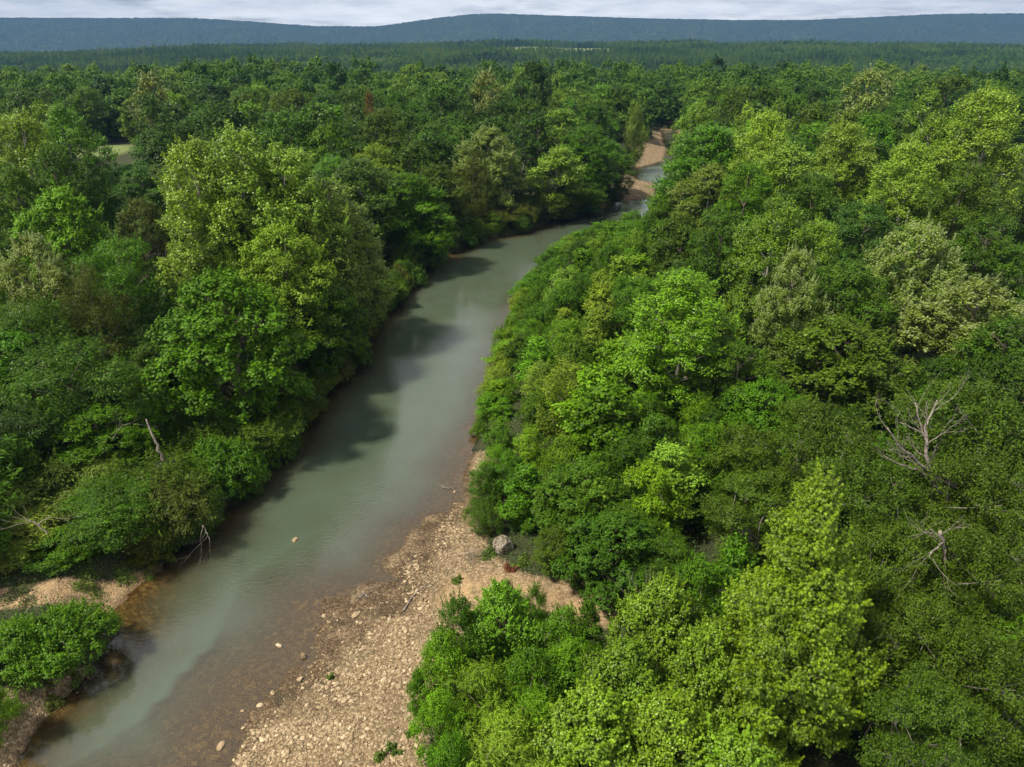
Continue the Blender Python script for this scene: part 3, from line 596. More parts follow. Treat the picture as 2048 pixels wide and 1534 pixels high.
T, YT, SH = 'tree', 'young tree', 'shrub'
HAND = [
 # --- lower right
 ('sweetgum', 1645, 960, 23.0, 360, 'star', 'bright conical tree with star-shaped leaves and a pointed yellowish tip', T),
 ('tulip', 1335, 1165, 25.8, 200, 'yellow', 'yellow-green tree with a lumpy twin top just left of the conical star-leaved tree', T),
 ('tulip', 1425, 1262, 22.6, 190, 'yellow', 'yellow-green tree squeezed against the left flank of the conical star-leaved tree', T),
 ('tulip', 1255, 1290, 22.8, 200, 'yellow', 'yellow-green tree in front of the sandy path, between two taller yellow neighbours', T),
 ('tulip', 1190, 1395, 20.0, 250, 'yellow', 'broad yellow-green tree at the bottom edge, left of the yellow pair', T),
 ('tulip', 1345, 1400, 19.6, 240, 'yellow', 'yellow-green tree at the bottom edge below the lumpy twin-topped tree', T),
 ('tulip', 1480, 1478, 17.9, 250, 'yellow', 'pale yellow tree top cut by the bottom edge under the conical star-leaved tree', T),
 ('tulip', 1000, 1172, 27.6, 150, 'lime', 'bright lime young tree with a glossy pointed head at the edge of the sandy path', YT),
 ('bushy', 915, 1195, 27.0, 120, 'mid', 'mid-green bushy young tree beside the gravel, left of the bright lime one', YT),
 ('bushy', 1125, 1222, 26.8, 150, 'vivid', 'darker bushy young tree right of the bright lime one by the sandy path', YT),
 ('sapling', 1178, 1200, 26.6, 70, 'mid', 'small pointed sapling at the right end of the sandy path', YT),
 ('bushy', 885, 1268, 25.2, 130, 'lime', 'vivid green bush leaning over the gravel bar below the mid-green young tree', SH),
 ('bushy', 1150, 1285, 24.2, 170, 'vivid', 'rounded vivid green bush below the darker bushy young tree', SH),
 ('willow', 965, 1330, 23.4, 190, 'yellow', 'feathery yellowish bush standing near the right edge of the gravel bar', SH),
 ('bushy', 1060, 1300, 23.6, 150, 'vivid', 'dense mid-green bush between the feathery yellowish bush and the yellow trees', SH),
 ('willow', 1075, 1395, 21.4, 150, 'lime', 'feathery light green bush behind the broad yellow-green tree', SH),
 ('bushy', 880, 1385, 22.0, 120, 'lime', 'low green bush at the gravel edge below the feathery yellowish bush', SH),
 ('willow', 1020, 1440, 20.2, 190, 'pale', 'pale green feathery bush at the bottom edge, left of the broad yellow-green tree', SH),
 ('bushy', 900, 1478, 19.8, 130, 'vivid', 'vivid green bush at the bottom edge next to the weedy gravel', SH),
 ('sapling', 832, 1342, 24.6, 52, 'vivid', 'lone slender sapling standing on the gravel left of the bushes', YT),
 ('willow', 1013, 1160, 30.4, 46, 'olive', 'thin willow sapling on the sandy path, left of its taller twin', YT),
 ('willow', 1070, 1165, 29.8, 60, 'vivid', 'feathery willow sapling in the middle of the sandy path', YT),
 ('elm', 1640, 818, 37, 250, 'olive', 'olive small-leaved tree with bare grey twigs showing, left of the dead grey tree', T),
 ('elm', 1530, 960, 34, 220, 'olive', 'low olive tree behind the tip of the conical star-leaved tree, on its left side', T),
 ('elm', 1735, 925, 31.5, 230, 'olive', 'olive twiggy tree just behind the tip of the conical star-leaved tree', T),
 ('elm', 1960, 765, 37, 280, 'olive', 'olive tree with pale forked trunks on the right edge above the dead grey tree', T),
 ('elm', 1980, 930, 31, 260, 'olive', 'dull olive tree at the right edge, right of the dead grey tree', T),
 ('elm', 1820, 1055, 27, 240, 'olive', 'dull olive tree around the broken trunk, right of the conical star-leaved tree', T),
 ('elm', 1985, 1075, 25.5, 230, 'olive', 'dark small-leaved tree on the right edge below the broken trunk', T),
 ('elm', 1880, 1215, 22.5, 250, 'olive', 'dull small-leaved tree low on the right, with pale twigs sticking out', T),
 ('elm', 2010, 1290, 20.5, 240, 'olive', 'olive small-leaved tree in the lower right corner', T),
 ('elm', 1880, 1375, 19.0, 230, 'olive', 'dark small-leaved tree at the bottom edge right of the conical tree', T),
 ('sapling', 1480, 1080, 29.5, 130, 'vivid', 'vivid green low tree between the thicket and the olive twiggy trees', YT),
 ('bushy', 1400, 1120, 28.6, 150, 'vivid', 'bright fern-like bush behind the lumpy twin-topped tree', SH),
 # --- right middle
 ('sycamore', 1372, 545, 52, 250, 'lime', 'tall yellowish tree with a stepped crown and dark hollow below, mid right', T),
 ('sycamore', 1555, 402, 66, 190, 'yellow', 'tall yellow-green tree with two rounded tops, above the centre right', T),
 ('sycamore', 1648, 440, 67, 130, 'yellow', 'narrow yellow-green tree touching the right side of the two-topped tree', T),
 ('oak', 1480, 690, 49, 190, 'mid', 'dark-sided green tree right of the stepped-crown tree', T),
 ('maple', 1690, 640, 50, 330, 'olive', 'broad olive-green dome with ferny foliage above the dead grey tree', T),
 ('maple', 1545, 765, 45, 220, 'vivid', 'vivid green broad tree in the hollow left of the ferny olive dome', T),
 ('blossom', 1850, 445, 63, 215, 'grey', 'pale tree dotted with cream blossom, domed, on the right', T),
 ('blossom', 1960, 560, 56, 280, 'grey', 'wide cream-blossomed tree on the right edge below the domed one', T),
 ('oak', 2030, 640, 50, 220, 'mid', 'dark green tree on the right edge under the cream-blossomed canopy', T),
 ('oak', 1740, 405, 76, 180, 'blue', 'bluish green round tree behind the domed blossom tree', T),
 ('oak', 1700, 525, 60, 210, 'mid', 'round mid-green tree between the two-topped tree and the domed blossom tree', T),
 ('blossom', 1600, 500, 58, 150, 'grey', 'speckled pale tree at the foot of the two-topped yellow tree', T),
 ('oak', 1450, 420, 72, 170, 'mid', 'green tree at the left shoulder of the two-topped tree', T),
 ('maple', 1365, 430, 82, 150, 'olive', 'broad olive tree at the bend on the right bank', T),
 ('oak', 1290, 560, 62, 150, 'vivid', 'deep vivid green tree rising from the thicket left of the stepped-crown tree', T),
 ('sycamore', 1540, 225, 108, 150, 'pale', 'tall pale tree with bright speckled leaves, highest of the right bank row', T),
 ('sycamore', 1580, 290, 98, 200, 'pale', 'speckled pale green tree in front of the highest right bank tree', T),
 ('sycamore', 1700, 245, 106, 150, 'pale', 'tall pale tree with a dark vine column down its front', T),
 ('sycamore', 1450, 260, 116, 140, 'pale', 'pale tree at the left end of the right bank row, beside the far gravel bars', T),
 ('sycamore', 1425, 330, 104, 150, 'grey', 'grey-green tree leaning towards the upper creek bend from the right', T),
 ('sycamore', 1400, 205, 140, 120, 'yellow', 'yellow-green tree above the far gravel bars on the right bank', T),
 ('sycamore', 1385, 262, 128, 90, 'olive', 'olive tree right beside the farthest gravel bar', T),
 ('sycamore', 1870, 232, 104, 130, 'yellow', 'tall yellowish tree with pale leaf tips, left of the tallest right edge tree', T),
 ('sycamore', 1990, 178, 100, 190, 'pale', 'tallest tree on the right edge, its pale crown near the skyline', T),
 ('sycamore', 1830, 285, 92, 170, 'pale', 'pale speckled tree below the tall yellowish tree on the right', T),
 ('oak', 1940, 330, 84, 200, 'olive', 'olive tree below the tallest right edge tree', T),
 ('oak', 1990, 430, 72, 180, 'mid', 'rounded green tree on the right edge above the cream-blossomed canopy', T),
 ('oak', 1640, 350, 86, 170, 'mid', 'mid-green tree right of the speckled pair on the right bank', T),
 ('oak', 1500, 330, 92, 150, 'vivid', 'vivid green tree between the grey-green leaner and the two-topped tree', T),
 ('mid_blossom', 1745, 137, 215, 110, 'grey', 'big pale blossoming tree on the skyline at the right', T),
 ('mid_tall', 1860, 175, 160, 90, 'yellow', 'yellow flame-shaped tree beyond the right bank row', T),
 ('mid_round', 1900, 150, 215, 150, 'olive', 'broad olive tree on the skyline, right of the pale blossoming one', T),
 # --- left bank
 ('maple', 440, 548, 53.5, 360, 'vivid', 'big vivid green maple with rounded clumps standing over the left bank', T),
 ('sycamore', 385, 284, 68, 220, 'pale', 'tall pale green tree at the left end of the tallest group on the left bank', T),
 ('sycamore', 478, 258, 70, 240, 'pale', 'highest tree of the tall pale group on the left bank', T),
 ('sycamore', 565, 295, 71, 230, 'pale', 'tall pale tree right of the highest one, white trunk showing', T),
 ('sycamore', 640, 360, 73, 220, 'grey', 'silvery leaved tree on the right shoulder of the tall pale group', T),
 ('sycamore', 712, 435, 74, 170, 'grey', 'grey-green tree leaning over the water at the right end of the tall pale group', T),
 ('oak', 655, 545, 64, 190, 'mid', 'shaded green tree overhanging the creek right of the big maple', T),
 ('oak', 560, 450, 64, 210, 'pale', 'pale green tree standing between the big maple and the tall pale group', T),
 ('bushy', 775, 490, 80, 110, 'grey', 'grey-green bush overhanging the water where the creek narrows', SH),
 ('spray', 600, 800, 56, 110, 'brown', 'brownish twiggy bush at the water below the big maple', SH),
 ('spray', 660, 745, 61, 100, 'brown', 'small brownish bush trailing into the creek right of the big maple', SH),
 ('hackberry', 120, 690, 47, 270, 'mid', 'dark feathery tree on the left edge in front of the vine-draped trees', T),
 ('hackberry', 40, 600, 54, 200, 'mid', 'dark drooping tree at the left edge, behind the feathery one', T),
 ('blossom', 60, 470, 61, 190, 'grey', 'pale vine-draped tree on the left edge', T),
 ('cedar', 165, 530, 58, 170, 'brown', 'brownish drooping tree between the vine-draped tree and the big maple', T),
 ('hackberry', 215, 470, 64, 180, 'vivid', 'bright feathery tree left of the tall pale group', T),
 ('maple', 105, 378, 76, 220, 'lime', 'bright broad dome left of the tall pale group, near the bare grey twigs', T),
 ('oak', 275, 400, 76, 130, 'brown', 'brownish green tree hugging the left side of the tall pale group', T),
 ('sycamore', 30, 225, 98, 160, 'pale', 'tall pale tree on the left edge near the clearing', T),
 ('sycamore', 118, 212, 108, 150, 'lime', 'bright rounded twin-topped tree left of the small clearing', T),
 ('oak', 95, 290, 92, 150, 'mid', 'dark green tree below the bright twin-topped tree', T),
 ('oak', 20, 330, 86, 140, 'mid', 'round green tree on the left edge below the tall pale one', T),
 ('spray', 270, 915, 40.5, 260, 'olive', 'wide olive thicket bush with layered sprays below the leaning dead trunk', SH),
 ('spray', 120, 925, 40.0, 240, 'grey', 'grey-green layered bush on the left, beside the wide olive one', SH),
 ('mound', 428, 878, 44.5, 190, 'vivid', 'leafy vine mound at the water right of the leaning dead trunk', SH),
 ('spray', 500, 805, 50, 220, 'olive', 'layered olive bush in front of the foot of the big maple', SH),
 ('spray', 395, 840, 48.5, 170, 'olive', 'dull layered bush behind the leafy vine mound', SH),
 ('hackberry', 215, 975, 37.3, 200, 'mid', 'drooping bush above the sandy left bank', SH),
 ('spray', 345, 955, 38.5, 200, 'brown', 'brownish twiggy bush hanging over the water on the left bank', SH),
 ('mound', 405, 985, 38.0, 110, 'mid', 'leafy green bush at the tip of the left bank, touching the water', SH),
 ('willow', 60, 1035, 36.2, 200, 'grey', 'reedy grey-green bush on the left edge above the sandy bank', SH),
 ('bushy', 120, 1068, 35.2, 150, 'mid', 'green bush at the back of the sandy left bank', SH),
 ('hackberry', 30, 800, 43, 210, 'dark', 'shadowed dark tree on the left edge above the layered bushes', T),
 ('mound', 120, 1224, 28.2, 220, 'vivid', 'thick leafy vine mound at the lower left water edge', SH),
 ('mound', 15, 1248, 27.2, 190, 'vivid', 'vine-covered bush cut by the left edge, beside the thick mound', SH),
 ('shrub', 25, 1372, 23.4, 110, 'lime', 'bright lime broadleaf shrub on the dirt in the lower left corner', SH),
 # --- beyond the bend
 ('oak', 812, 348, 104, 180, 'vivid', 'vivid green round tree over the left bank before the bend', T),
 ('maple', 905, 372, 106, 130, 'vivid', 'lower vivid green tree at the right side of the round vivid one', T),
 ('blossom', 975, 255, 134, 150, 'grey', 'pale-topped tree with a brown vine curtain on the far left bank', T),
 ('cedar', 945, 300, 128, 90, 'brown', 'brown vine-hung tree in front of the pale-topped one', T),
 ('leaner', 1122, 290, 139, 120, 'pale', 'pale tree leaning over the creek bend, its trunk visible at the water', T),
 ('oak', 1175, 252, 152, 140, 'vivid', 'deep green tree right of the leaning pale tree', T),
 ('oak', 1222, 285, 160, 105, 'vivid', 'deep green tree overhanging the water by the nearer far gravel bar', T),
 ('spray', 1005, 405, 130, 110, 'brown', 'grey-brown bush drooping into the water at the bend', SH),
 ('bushy', 1045, 372, 138, 70, 'olive', 'olive bush between the drooping grey-brown bush and the leaning tree', SH),
 ('oak', 765, 218, 140, 150, 'olive', 'olive dome tree in the woods left of the pale-topped tree', T),
 ('oak', 745, 290, 122, 130, 'pale', 'light green tree behind the vivid green round tree', T),
 ('mid_round', 1070, 120, 235, 90, 'dark', 'big dark tree highest on the skyline in the middle', T),
 ('mid_blossom', 975, 138, 225, 80, 'tan', 'tan-topped tree on the skyline just left of the big dark one', T),
 ('mid_blossom', 300, 143, 215, 90, 'tan', 'pale yellow domed tree standing out on the left skyline', T),
 ('mid_tall', 737, 182, 170, 28, 'rust', 'narrow rust-brown dead-leaved tree in the woods', T),
 ('mid_round', 880, 165, 195, 130, 'mid', 'broad mid-green tree right of the rust-brown tree', T),
 ('willow', 1312, 205, 200, 55, 'grey', 'feathery grey-green tree beyond the farthest gravel bar', T),
 ('mid_tall', 640, 205, 135, 110, 'mid', 'tall green tree above the right shoulder of the tall pale group', T),
]
for key, u, v, y, w, colr, lab, cat in HAND:
    nm = {T: 'tree', YT: 'young_tree', SH: 'shrub'}[cat]
    hand(key, u, v, y, w, colr, lab, nm, cat)
N_HAND = len(PLACED)

# ---- filling in: a coarse depth picture tells which trees would show at all
GW, GH = 512, 384
ZB = np.full((GH, GW), 1e9)
def ell(x, y, z0, h, r, scale=0.25):
    u0, vt = pix(x, y, z0+h); _, vb = pix(x, y, z0); d = y*CP-(z0+h/2-CAMZ)*SP
    ru = F*r/d
    return u0*scale, (vt+vb)/2*scale, max(0.6, ru*scale), max(0.6, (vb-vt)/2*scale)
def splat(p, write=True):
    cu, cv, ru, rv = ell(p['x'], p['y'], p['z'], p['h'], p['r']); i0, i1 = max(0, int(cu-ru)), min(GW, int(cu+ru)+2); j0, j1 = max(0, int(cv-rv)), min(GH, int(cv+rv)+2)
    if i0 >= i1 or j0 >= j1: return 0
    I, J = np.meshgrid(np.arange(i0, i1)+.5, np.arange(j0, j1)+.5)
    m = ((I-cu)/ru)**2 + ((J-cv)/rv)**2 < 0.9
    sub = ZB[j0:j1, i0:i1]; ok = m & (p['y'] < sub)
    if write: sub[ok] = p['y']
    return int(ok.sum())
WINS = [(968, 1022, 1046, 1098, 35.6), (1040, 1240, 1150, 1225, 27), (0, 240, 1185, 1215, 33),(160, 232, 288, 330, 250), (1266, 1330, 262, 335, 320), (1250, 1312, 330, 398, 200), (1060, 1300, 396, 470, 150), (900, 1070, 470, 560, 118), (560, 1000, 560, 900, 90)]
def limit(x, y, z, h, r, WIN=None):
    WIN = WIN or WINS
    u, vt = pix(x, y, z+h); d = y*CP-(z+h/2-CAMZ)*SP; ru = F*r/d*0.9; _, vb = pix(x, y, z)
    for (a, b, c, e, ym) in WIN:
        if y < ym and u+ru > a and u-ru < b and vt < e and vb > c:
            lo, hi = 0.0, h
            for _ in range(12):
                m = (lo+hi)/2
                if pix(x, y, z+m)[1] < e: hi = m
                else: lo = m
            h = lo; vt = pix(x, y, z+h)[1]
    return h
def poisson(inside, bounds, rad, seed, tries=20000):
    rr = random.Random(seed); pts = []; cell = {}
    for _ in range(tries):
        x = rr.uniform(bounds[0], bounds[1]); y = rr.uniform(bounds[2], bounds[3])
        if not inside(x, y): continue
        r = rad(x, y); k = (int(x//4), int(y//4)); bad = False
        for i in range(-2, 3):
            for j in range(-2, 3):
                for (a, b, c) in cell.get((k[0]+i, k[1]+j), ()):
                    if (a-x)**2+(b-y)**2 < (0.5*(r+c))**2: bad = True
        if bad: continue
        pts.append((x, y)); cell.setdefault(k, []).append((x, y, r))
    return pts
THP = np.array([at(u, v, 1.5) for u, v in [(1034,640),(1085,525),(1190,468),(1300,440),(1380,470),(1420,600),(1400,780),(1410,950),(1400,1060),(1330,1100),(1240,1088),(1120,1058),(1050,1030),(990,985),(962,940),(985,870),(1012,790),(1035,720)]])
def in_poly(x, y, P):
    c = False
    for i in range(len(P)):
        a, b = P[i], P[(i+1) % len(P)]
        if (a[1] > y) != (b[1] > y) and x < (b[0]-a[0])*(y-a[1])/(b[1]-a[1])+a[0]: c = not c
    return c
def rsd(pts):
    d, w, _ = river_sd(np.array([p[0] for p in pts]), np.array([p[1] for p in pts])); return d, w
cand = []
tp = poisson(lambda x, y: in_poly(x, y, THP), (-8, 45, 28, 150), lambda x, y: 2.1+0.012*y, 3)
dd, ww = rsd(tp)
for (x, y), d in zip(tp, dd):
    if any(math.hypot(x-p['x'], y-p['y']) < 0.55*p['r'] for p in PLACED): continue
    e = min(1, max(0, (d-1)/7)); h = (2.3+3.6*e)*RNG.uniform(0.75, 1.3) + (0.6 if y > 60 else 0)
    k = RNG.choice(['sapling', 'sapling', 'sapling', 'bushy', 'bushy', 'willow']); r = h*RNG.uniform(0.26, 0.38)+0.45
    c = RNG.choice(['lime', 'vivid', 'vivid', 'mid', 'lime', 'pale'])
    cand.append(dict(x=x, y=y, h=h, r=r, key=k, c=c, z=gz(x, y), t='young'))
nthick = len(cand)
BARS = [np.array([at(u, v, 1.0) for u, v in P]) for P in (BAR, SAND, LBAR, LBAR2, FARBAR, FARBAR2)]
def open_ground(x, y):
    return any(in_poly(x, y, P) for P in BARS)
def clear(x, y):
    for (u, v, y0, hx, hy) in FIELDS:
        fx, fy = at(u, v, 2)
        if ((x-fx)/hx)**2+((y-fy)/hy)**2 < 1: return True
    return False
fp = poisson(lambda x, y: abs(x) < 0.98*y+15 and not in_poly(x, y, THP) and not open_ground(x, y) and not clear(x, y), (-235, 235, 17, 262), lambda x, y: 2.6 if y < 60 else (4.2 if y < 100 else 7.2+0.008*(y-100)), 5, 52000)
dd, ww = rsd(fp)
for (x, y), d, w in zip(fp, dd, ww):
    if d < (1.6 if y < 60 else 2.6): continue
    if any(math.hypot(x-p['x'], y-p['y']) < (0.72 if y < 110 else 0.6)*p['r']+0.8 for p in PLACED): continue
    left = x < at(*RIVER[0][:2])[0] or True
    n = float(fbm(np.array([x/45.0]), np.array([y/45.0]), 2, 77)[0])
    if y < 100:
        h = (RNG.uniform(3.0, 6.5) if abs(x) < 0.74*y else RNG.uniform(6, 10)) if d > 6 else RNG.uniform(1.8, 3.6)
        if y < 30: h *= 0.7
        k = RNG.choice(['bushy', 'oak', 'hackberry', 'maple', 'willow'] if d > 6 else ['shrub', 'spray', 'bushy', 'mound']); r = min(h*RNG.uniform(0.42, 0.62), 4.5)
        c = RNG.choice(['vivid', 'mid', 'mid', 'dark', 'olive'])
    else:
        h = RNG.uniform(11.5, 18.5)*(0.82+0.4*n); k = RNG.choice(['mid_round']*5+['mid_tall']*3+['mid_spread']*3) if y > 118 else RNG.choice(['oak', 'oak', 'sycamore', 'maple', 'hackberry'])
        r = RNG.uniform(4.4, 7.4)*(0.75 if k == 'mid_tall' else 1.0)
        c = RNG.choice(['mid', 'mid', 'dark', 'olive', 'dark', 'mid', 'vivid'] if x < 0 and y < 150 else ['mid', 'mid', 'vivid', 'dark', 'olive', 'pale', 'mid'] if n < 0.52 else ['mid', 'olive', 'yellow', 'lime', 'dark', 'blue', 'mid'])
        if d < 6: h *= 0.72
    zg = gz(x, y); h = limit(x, y, zg, h, r)
    if h < 1.6: continue
    r = min(r, h*0.62)
    cand.append(dict(x=x, y=y, h=h, r=r, key=k, c=c, z=zg, t='fill'))
def fringe(i0, i1, step, seed, keys, cols):
    rr = random.Random(seed); carry = 0.0
    for i in range(i0, i1):
        a, b = RP[i], RP[i+1]; ln = float(np.hypot(*(b-a))); t = carry
        while t < ln:
            p = a+(b-a)*t/ln; nx, ny = -(b-a)[1]/ln, (b-a)[0]/ln
            off = rr.uniform(0.0, 1.1); x, y = p[0]+nx*off, p[1]+ny*off
            if y > 24 and not any(in_poly(x, y, P) for P in BARS):
                far = 1+min(1.0, max(0, (y-60)/80)); h = rr.uniform(1.8, 3.6)*far; k = rr.choice(keys)
                cand.append(dict(x=x, y=y, h=h, r=h*rr.uniform(0.5, 0.75), key=k, c=rr.choice(cols), z=max(0.1, gz(x, y)), t='fill'))
            t += step*rr.uniform(0.6, 1.4)*(1+max(0, y-60)/70)
        carry = t-ln
fringe(8, 27, 2.1, 41, ['spray', 'bushy', 'willow', 'mound', 'shrub'], ['mid', 'mid', 'olive', 'brown', 'dark', 'olive'])
fringe(44, 58, 0.9, 42, ['bushy', 'willow', 'shrub', 'sapling'], ['lime', 'vivid', 'pale', 'lime'])
VISP = [(0,1534),(60,1470),(135,1390),(205,1320),(240,1250),(290,1150),(365,1085),(440,1050),(455,1010),(520,960),(590,900),(625,850),(650,790),(720,745),(740,700),(800,600),(845,555),(905,512),(960,485),(1045,470),(1110,447),(1175,440),(1215,412),(1258,396),(1262,340),(1282,300),(1296,275),(1322,270),(1330,300),(1308,345),(1308,390),(1292,415),(1240,432),(1170,455),(1100,482),(1062,530),(1024,570),(1015,640),(1010,700),(985,770),(965,830),(945,880),(930,940),(950,1040),(985,1042),(1035,1050),(1040,1100),(1100,1148),(1180,1170),(1240,1240),(1150,1225),(960,1195),(900,1210),(870,1300),(850,1400),(840,1534)]
VJ, VI = np.mgrid[0:GH, 0:GW]
def in_poly_np(X, Y, P):
    c = np.zeros(X.shape, bool)
    for i in range(len(P)):
        (ax, ay), (bx, by) = P[i], P[(i+1) % len(P)]
        if ay != by: c ^= ((ay > Y) != (by > Y)) & (X < (bx-ax)*(Y-ay)/(by-ay)+ax)
    return c
VIS = in_poly_np(VI*4+2.0, VJ*4+2.0, VISP)
def overlap(p):
    cu, cv, ru, rv = ell(p['x'], p['y'], p['z'], p['h'], p['r']*0.95); i0, i1 = max(0, int(cu-ru)), min(GW, int(cu+ru)+2); j0, j1 = max(0, int(cv-rv)), min(GH, int(cv+rv)+2)
    if i0 >= i1 or j0 >= j1: return 0.0
    I, J = np.meshgrid(np.arange(i0, i1)+.5, np.arange(j0, j1)+.5); m = ((I-cu)/ru)**2 + ((J-cv)/rv)**2 < 1
    return float((m & VIS[j0:j1, i0:i1]).sum())/max(1, m.sum())
for p in cand:
    for _ in range(9):
        if overlap(p) < (0.05 if p['y'] > 75 else 0.10 if p['y'] < 36 else 0.42): break
        p['h'] *= 0.84; p['r'] *= 0.88
    else: p['h'] = 0.0
for p in PLACED:
    if overlap(p) > 0.15: print('over', round(overlap(p), 2), p['label'])
cand = [p for p in cand if p['h'] > 0.9]
for p in cand:
    if p['t'] == 'young' or p['y'] < 60: p['h'] = limit(p['x'], p['y'], p['z'], p['h'], p['r'], WINS[:3]); p['r'] = min(p['r'], max(0.3, p['h']*0.6))
cand = [p for p in cand if p['h'] > 0.9 or p['y'] > 60]
for p in PLACED: splat(p)
for p in sorted(cand, key=lambda q: q['y']):
    p['seen0'] = splat(p)
ids = []
ZI = np.full((GH, GW), -1)
allp = sorted([dict(p, hand=1) for p in PLACED]+cand, key=lambda q: -q['y'])
for i, p in enumerate(allp):
    cu, cv, ru, rv = ell(p['x'], p['y'], p['z'], p['h'], p['r']); i0, i1 = max(0, int(cu-ru)), min(GW, int(cu+ru)+2); j0, j1 = max(0, int(cv-rv)), min(GH, int(cv+rv)+2)
    if i0 >= i1 or j0 >= j1: continue
    I, J = np.meshgrid(np.arange(i0, i1)+.5, np.arange(j0, j1)+.5)
    ZI[j0:j1, i0:i1][((I-cu)/ru)**2 + ((J-cv)/rv)**2 < 0.85] = i
cnt = np.bincount(ZI[ZI >= 0].ravel(), minlength=len(allp))
for p in allp: p['u'] = pix(p['x'], p['y'], p['z']+p['h']*0.5)[0]
keep = [p for i, p in enumerate(allp) if not p.get('hand') and (cnt[i] >= 6 or (p['y'] < 130 and (-420 < p['u'] < 5 or 2043 < p['u'] < 2480) and p['h'] > 4.5))]
for i, p in enumerate(allp): p['seen'] = int(cnt[i])
big = sorted([p for p in keep if p['t'] == 'fill' and p['h'] > 4.5], key=lambda q: -q['seen'])
edge = sorted([p for p in big if p['seen'] < 6], key=lambda q: abs(q['u']-1024)+q['y'])[:44]
big = [p for p in big if p['seen'] >= 6][:190]+edge
small = [p for p in keep if p['t'] == 'fill' and p['h'] <= 4.5]
young = [p for p in keep if p['t'] == 'young']
print('hand', N_HAND, 'fill', len(cand), 'kept', len(keep), 'big', len(big), 'small', len(small), 'young', len(young))
FILL = []
for p in big+small+young:
    if p['t'] == 'young': nm, cat, grp = 'young_tree', YT, 'young trees in the thicket on the right bank'
    elif p['h'] > 4.5: nm, cat, grp = 'tree', T, 'trees of the valley woods'
    else: nm, cat, grp = 'shrub', SH, 'shrubs under the trees and along the banks'
    place(p['key'], p['x'], p['y'], p['h'], p['r'], p['c'], nm, None, cat, grp, tilt=0.08 if p['t'] == 'young' else 0.03, jit=0.22)
    PLACED[-1]['noun'] = cat; FILL.append(PLACED[-1])

# ------------------------------------------------------------------ far wood: one countless mass
def forest():
    rg = np.random.default_rng(8)
    P = []; Sx = []; K = []
    bands = [(258, 430, 8.4, 1.12), (430, 900, 9.5, 1.1), (900, 1700, 10.0, 0.95), (1700, 3050, 12.5, 1.0)]
    for y0, y1, st, sc in bands:
        ys = np.arange(y0, y1, st*0.92)
        for y in ys:
            hw = 0.80*y+25; xs = np.arange(-hw, hw, st)
            x = xs + rg.uniform(-0.42, 0.42, len(xs))*st; yy = y + rg.uniform(-0.42, 0.42, len(xs))*st
            P.append(np.c_[x, yy]); Sx.append(np.full(len(xs), sc))
    P = np.concatenate(P); Sx = np.concatenate(Sx)
    d, w, _ = river_sd(P[:, 0], P[:, 1]); ok = d > 4
    for (x0, y0, hx, hy) in MEADOWS: ok &= np.hypot((P[:, 0]-x0)/hx, (P[:, 1]-y0)/hy) > 1
    P = P[ok]; Sx = Sx[ok]; n = len(P)
    for (u, v, y0, hx, hy) in FIELDS[:1]:
        fx, fy = at(u, v, 2); ok = np.hypot((P[:, 0]-fx)/hx, (P[:, 1]-fy)/hy) > 1; P = P[ok]; Sx = Sx[ok]; n = len(P)
    z = valley(P[:, 0], P[:, 1])-0.3
    s = Sx*rg.uniform(0.70, 1.2, n)*(0.72+0.56*fbm(P[:, 0]/70, P[:, 1]/70, 2, 91))
    conif = fbm(P[:, 0]/260, P[:, 1]/200, 3, 61) + 0.30*smooth(800, 1300, P[:, 1])-0.12 > 0.64
    me = bpy.data.meshes.new('forest'); me.vertices.add(n); me.vertices.foreach_set('co', np.c_[P, z].astype(np.float32).ravel())
    a = me.attributes.new('sc', 'FLOAT', 'POINT'); a.data.foreach_set('value', s.astype(np.float32))
    kk = np.where(conif, 5+rg.integers(0, 2, n), rg.integers(0, 5, n)).astype(np.int32)
    a = me.attributes.new('pick', 'INT', 'POINT'); a.data.foreach_set('value', kk)
    a = me.attributes.new('rz', 'FLOAT', 'POINT'); a.data.foreach_set('value', rg.uniform(0, 6.28, n).astype(np.float32))
    ob = bpy.data.objects.new('forest', me); COL.objects.link(ob)
    src = bpy.data.collections.new('forest_crowns')
    for i, (cm, tm, R, H) in enumerate(LIB['far']+LIB['pine']):
        q = bpy.data.objects.new('far_crown_%d' % i, cm); src.objects.link(q)
    ng = bpy.data.node_groups.new('scatter_trees', 'GeometryNodeTree')
    ng.interface.new_socket('Geometry', in_out='INPUT', socket_type='NodeSocketGeometry'); ng.interface.new_socket('Geometry', in_out='OUTPUT', socket_type='NodeSocketGeometry')
    N, L = ng.nodes, ng.links
    gi = N.new('NodeGroupInput'); go = N.new('NodeGroupOutput'); ip = N.new('GeometryNodeInstanceOnPoints'); ci = N.new('GeometryNodeCollectionInfo')
    ci.inputs[0].default_value = src; ci.inputs['Separate Children'].default_value = True; ci.inputs['Reset Children'].default_value = True
    def na(nm, ty):
        q = N.new('GeometryNodeInputNamedAttribute'); q.data_type = ty; q.inputs[0].default_value = nm; return q.outputs[0]
    ip.inputs['Pick Instance'].default_value = True
    L.new(gi.outputs[0], ip.inputs['Points']); L.new(ci.outputs[0], ip.inputs['Instance']); L.new(na('pick', 'INT'), ip.inputs['Instance Index'])
    cr = N.new('ShaderNodeCombineXYZ'); L.new(na('rz', 'FLOAT'), cr.inputs[2]); L.new(cr.outputs[0], ip.inputs['Rotation']); L.new(na('sc', 'FLOAT'), ip.inputs['Scale'])
    L.new(ip.outputs[0], go.inputs[0])
    md = ob.modifiers.new('scatter', 'NODES'); md.node_group = ng
    tag(ob, 'dense mixed woods covering the valley floor and the low rise before the blue ridge', 'woods', None, 'stuff')
    print('forest', n)
MEADOWS = [(90, 2020, 190, 390), (640, 2150, 90, 200)]
forest()

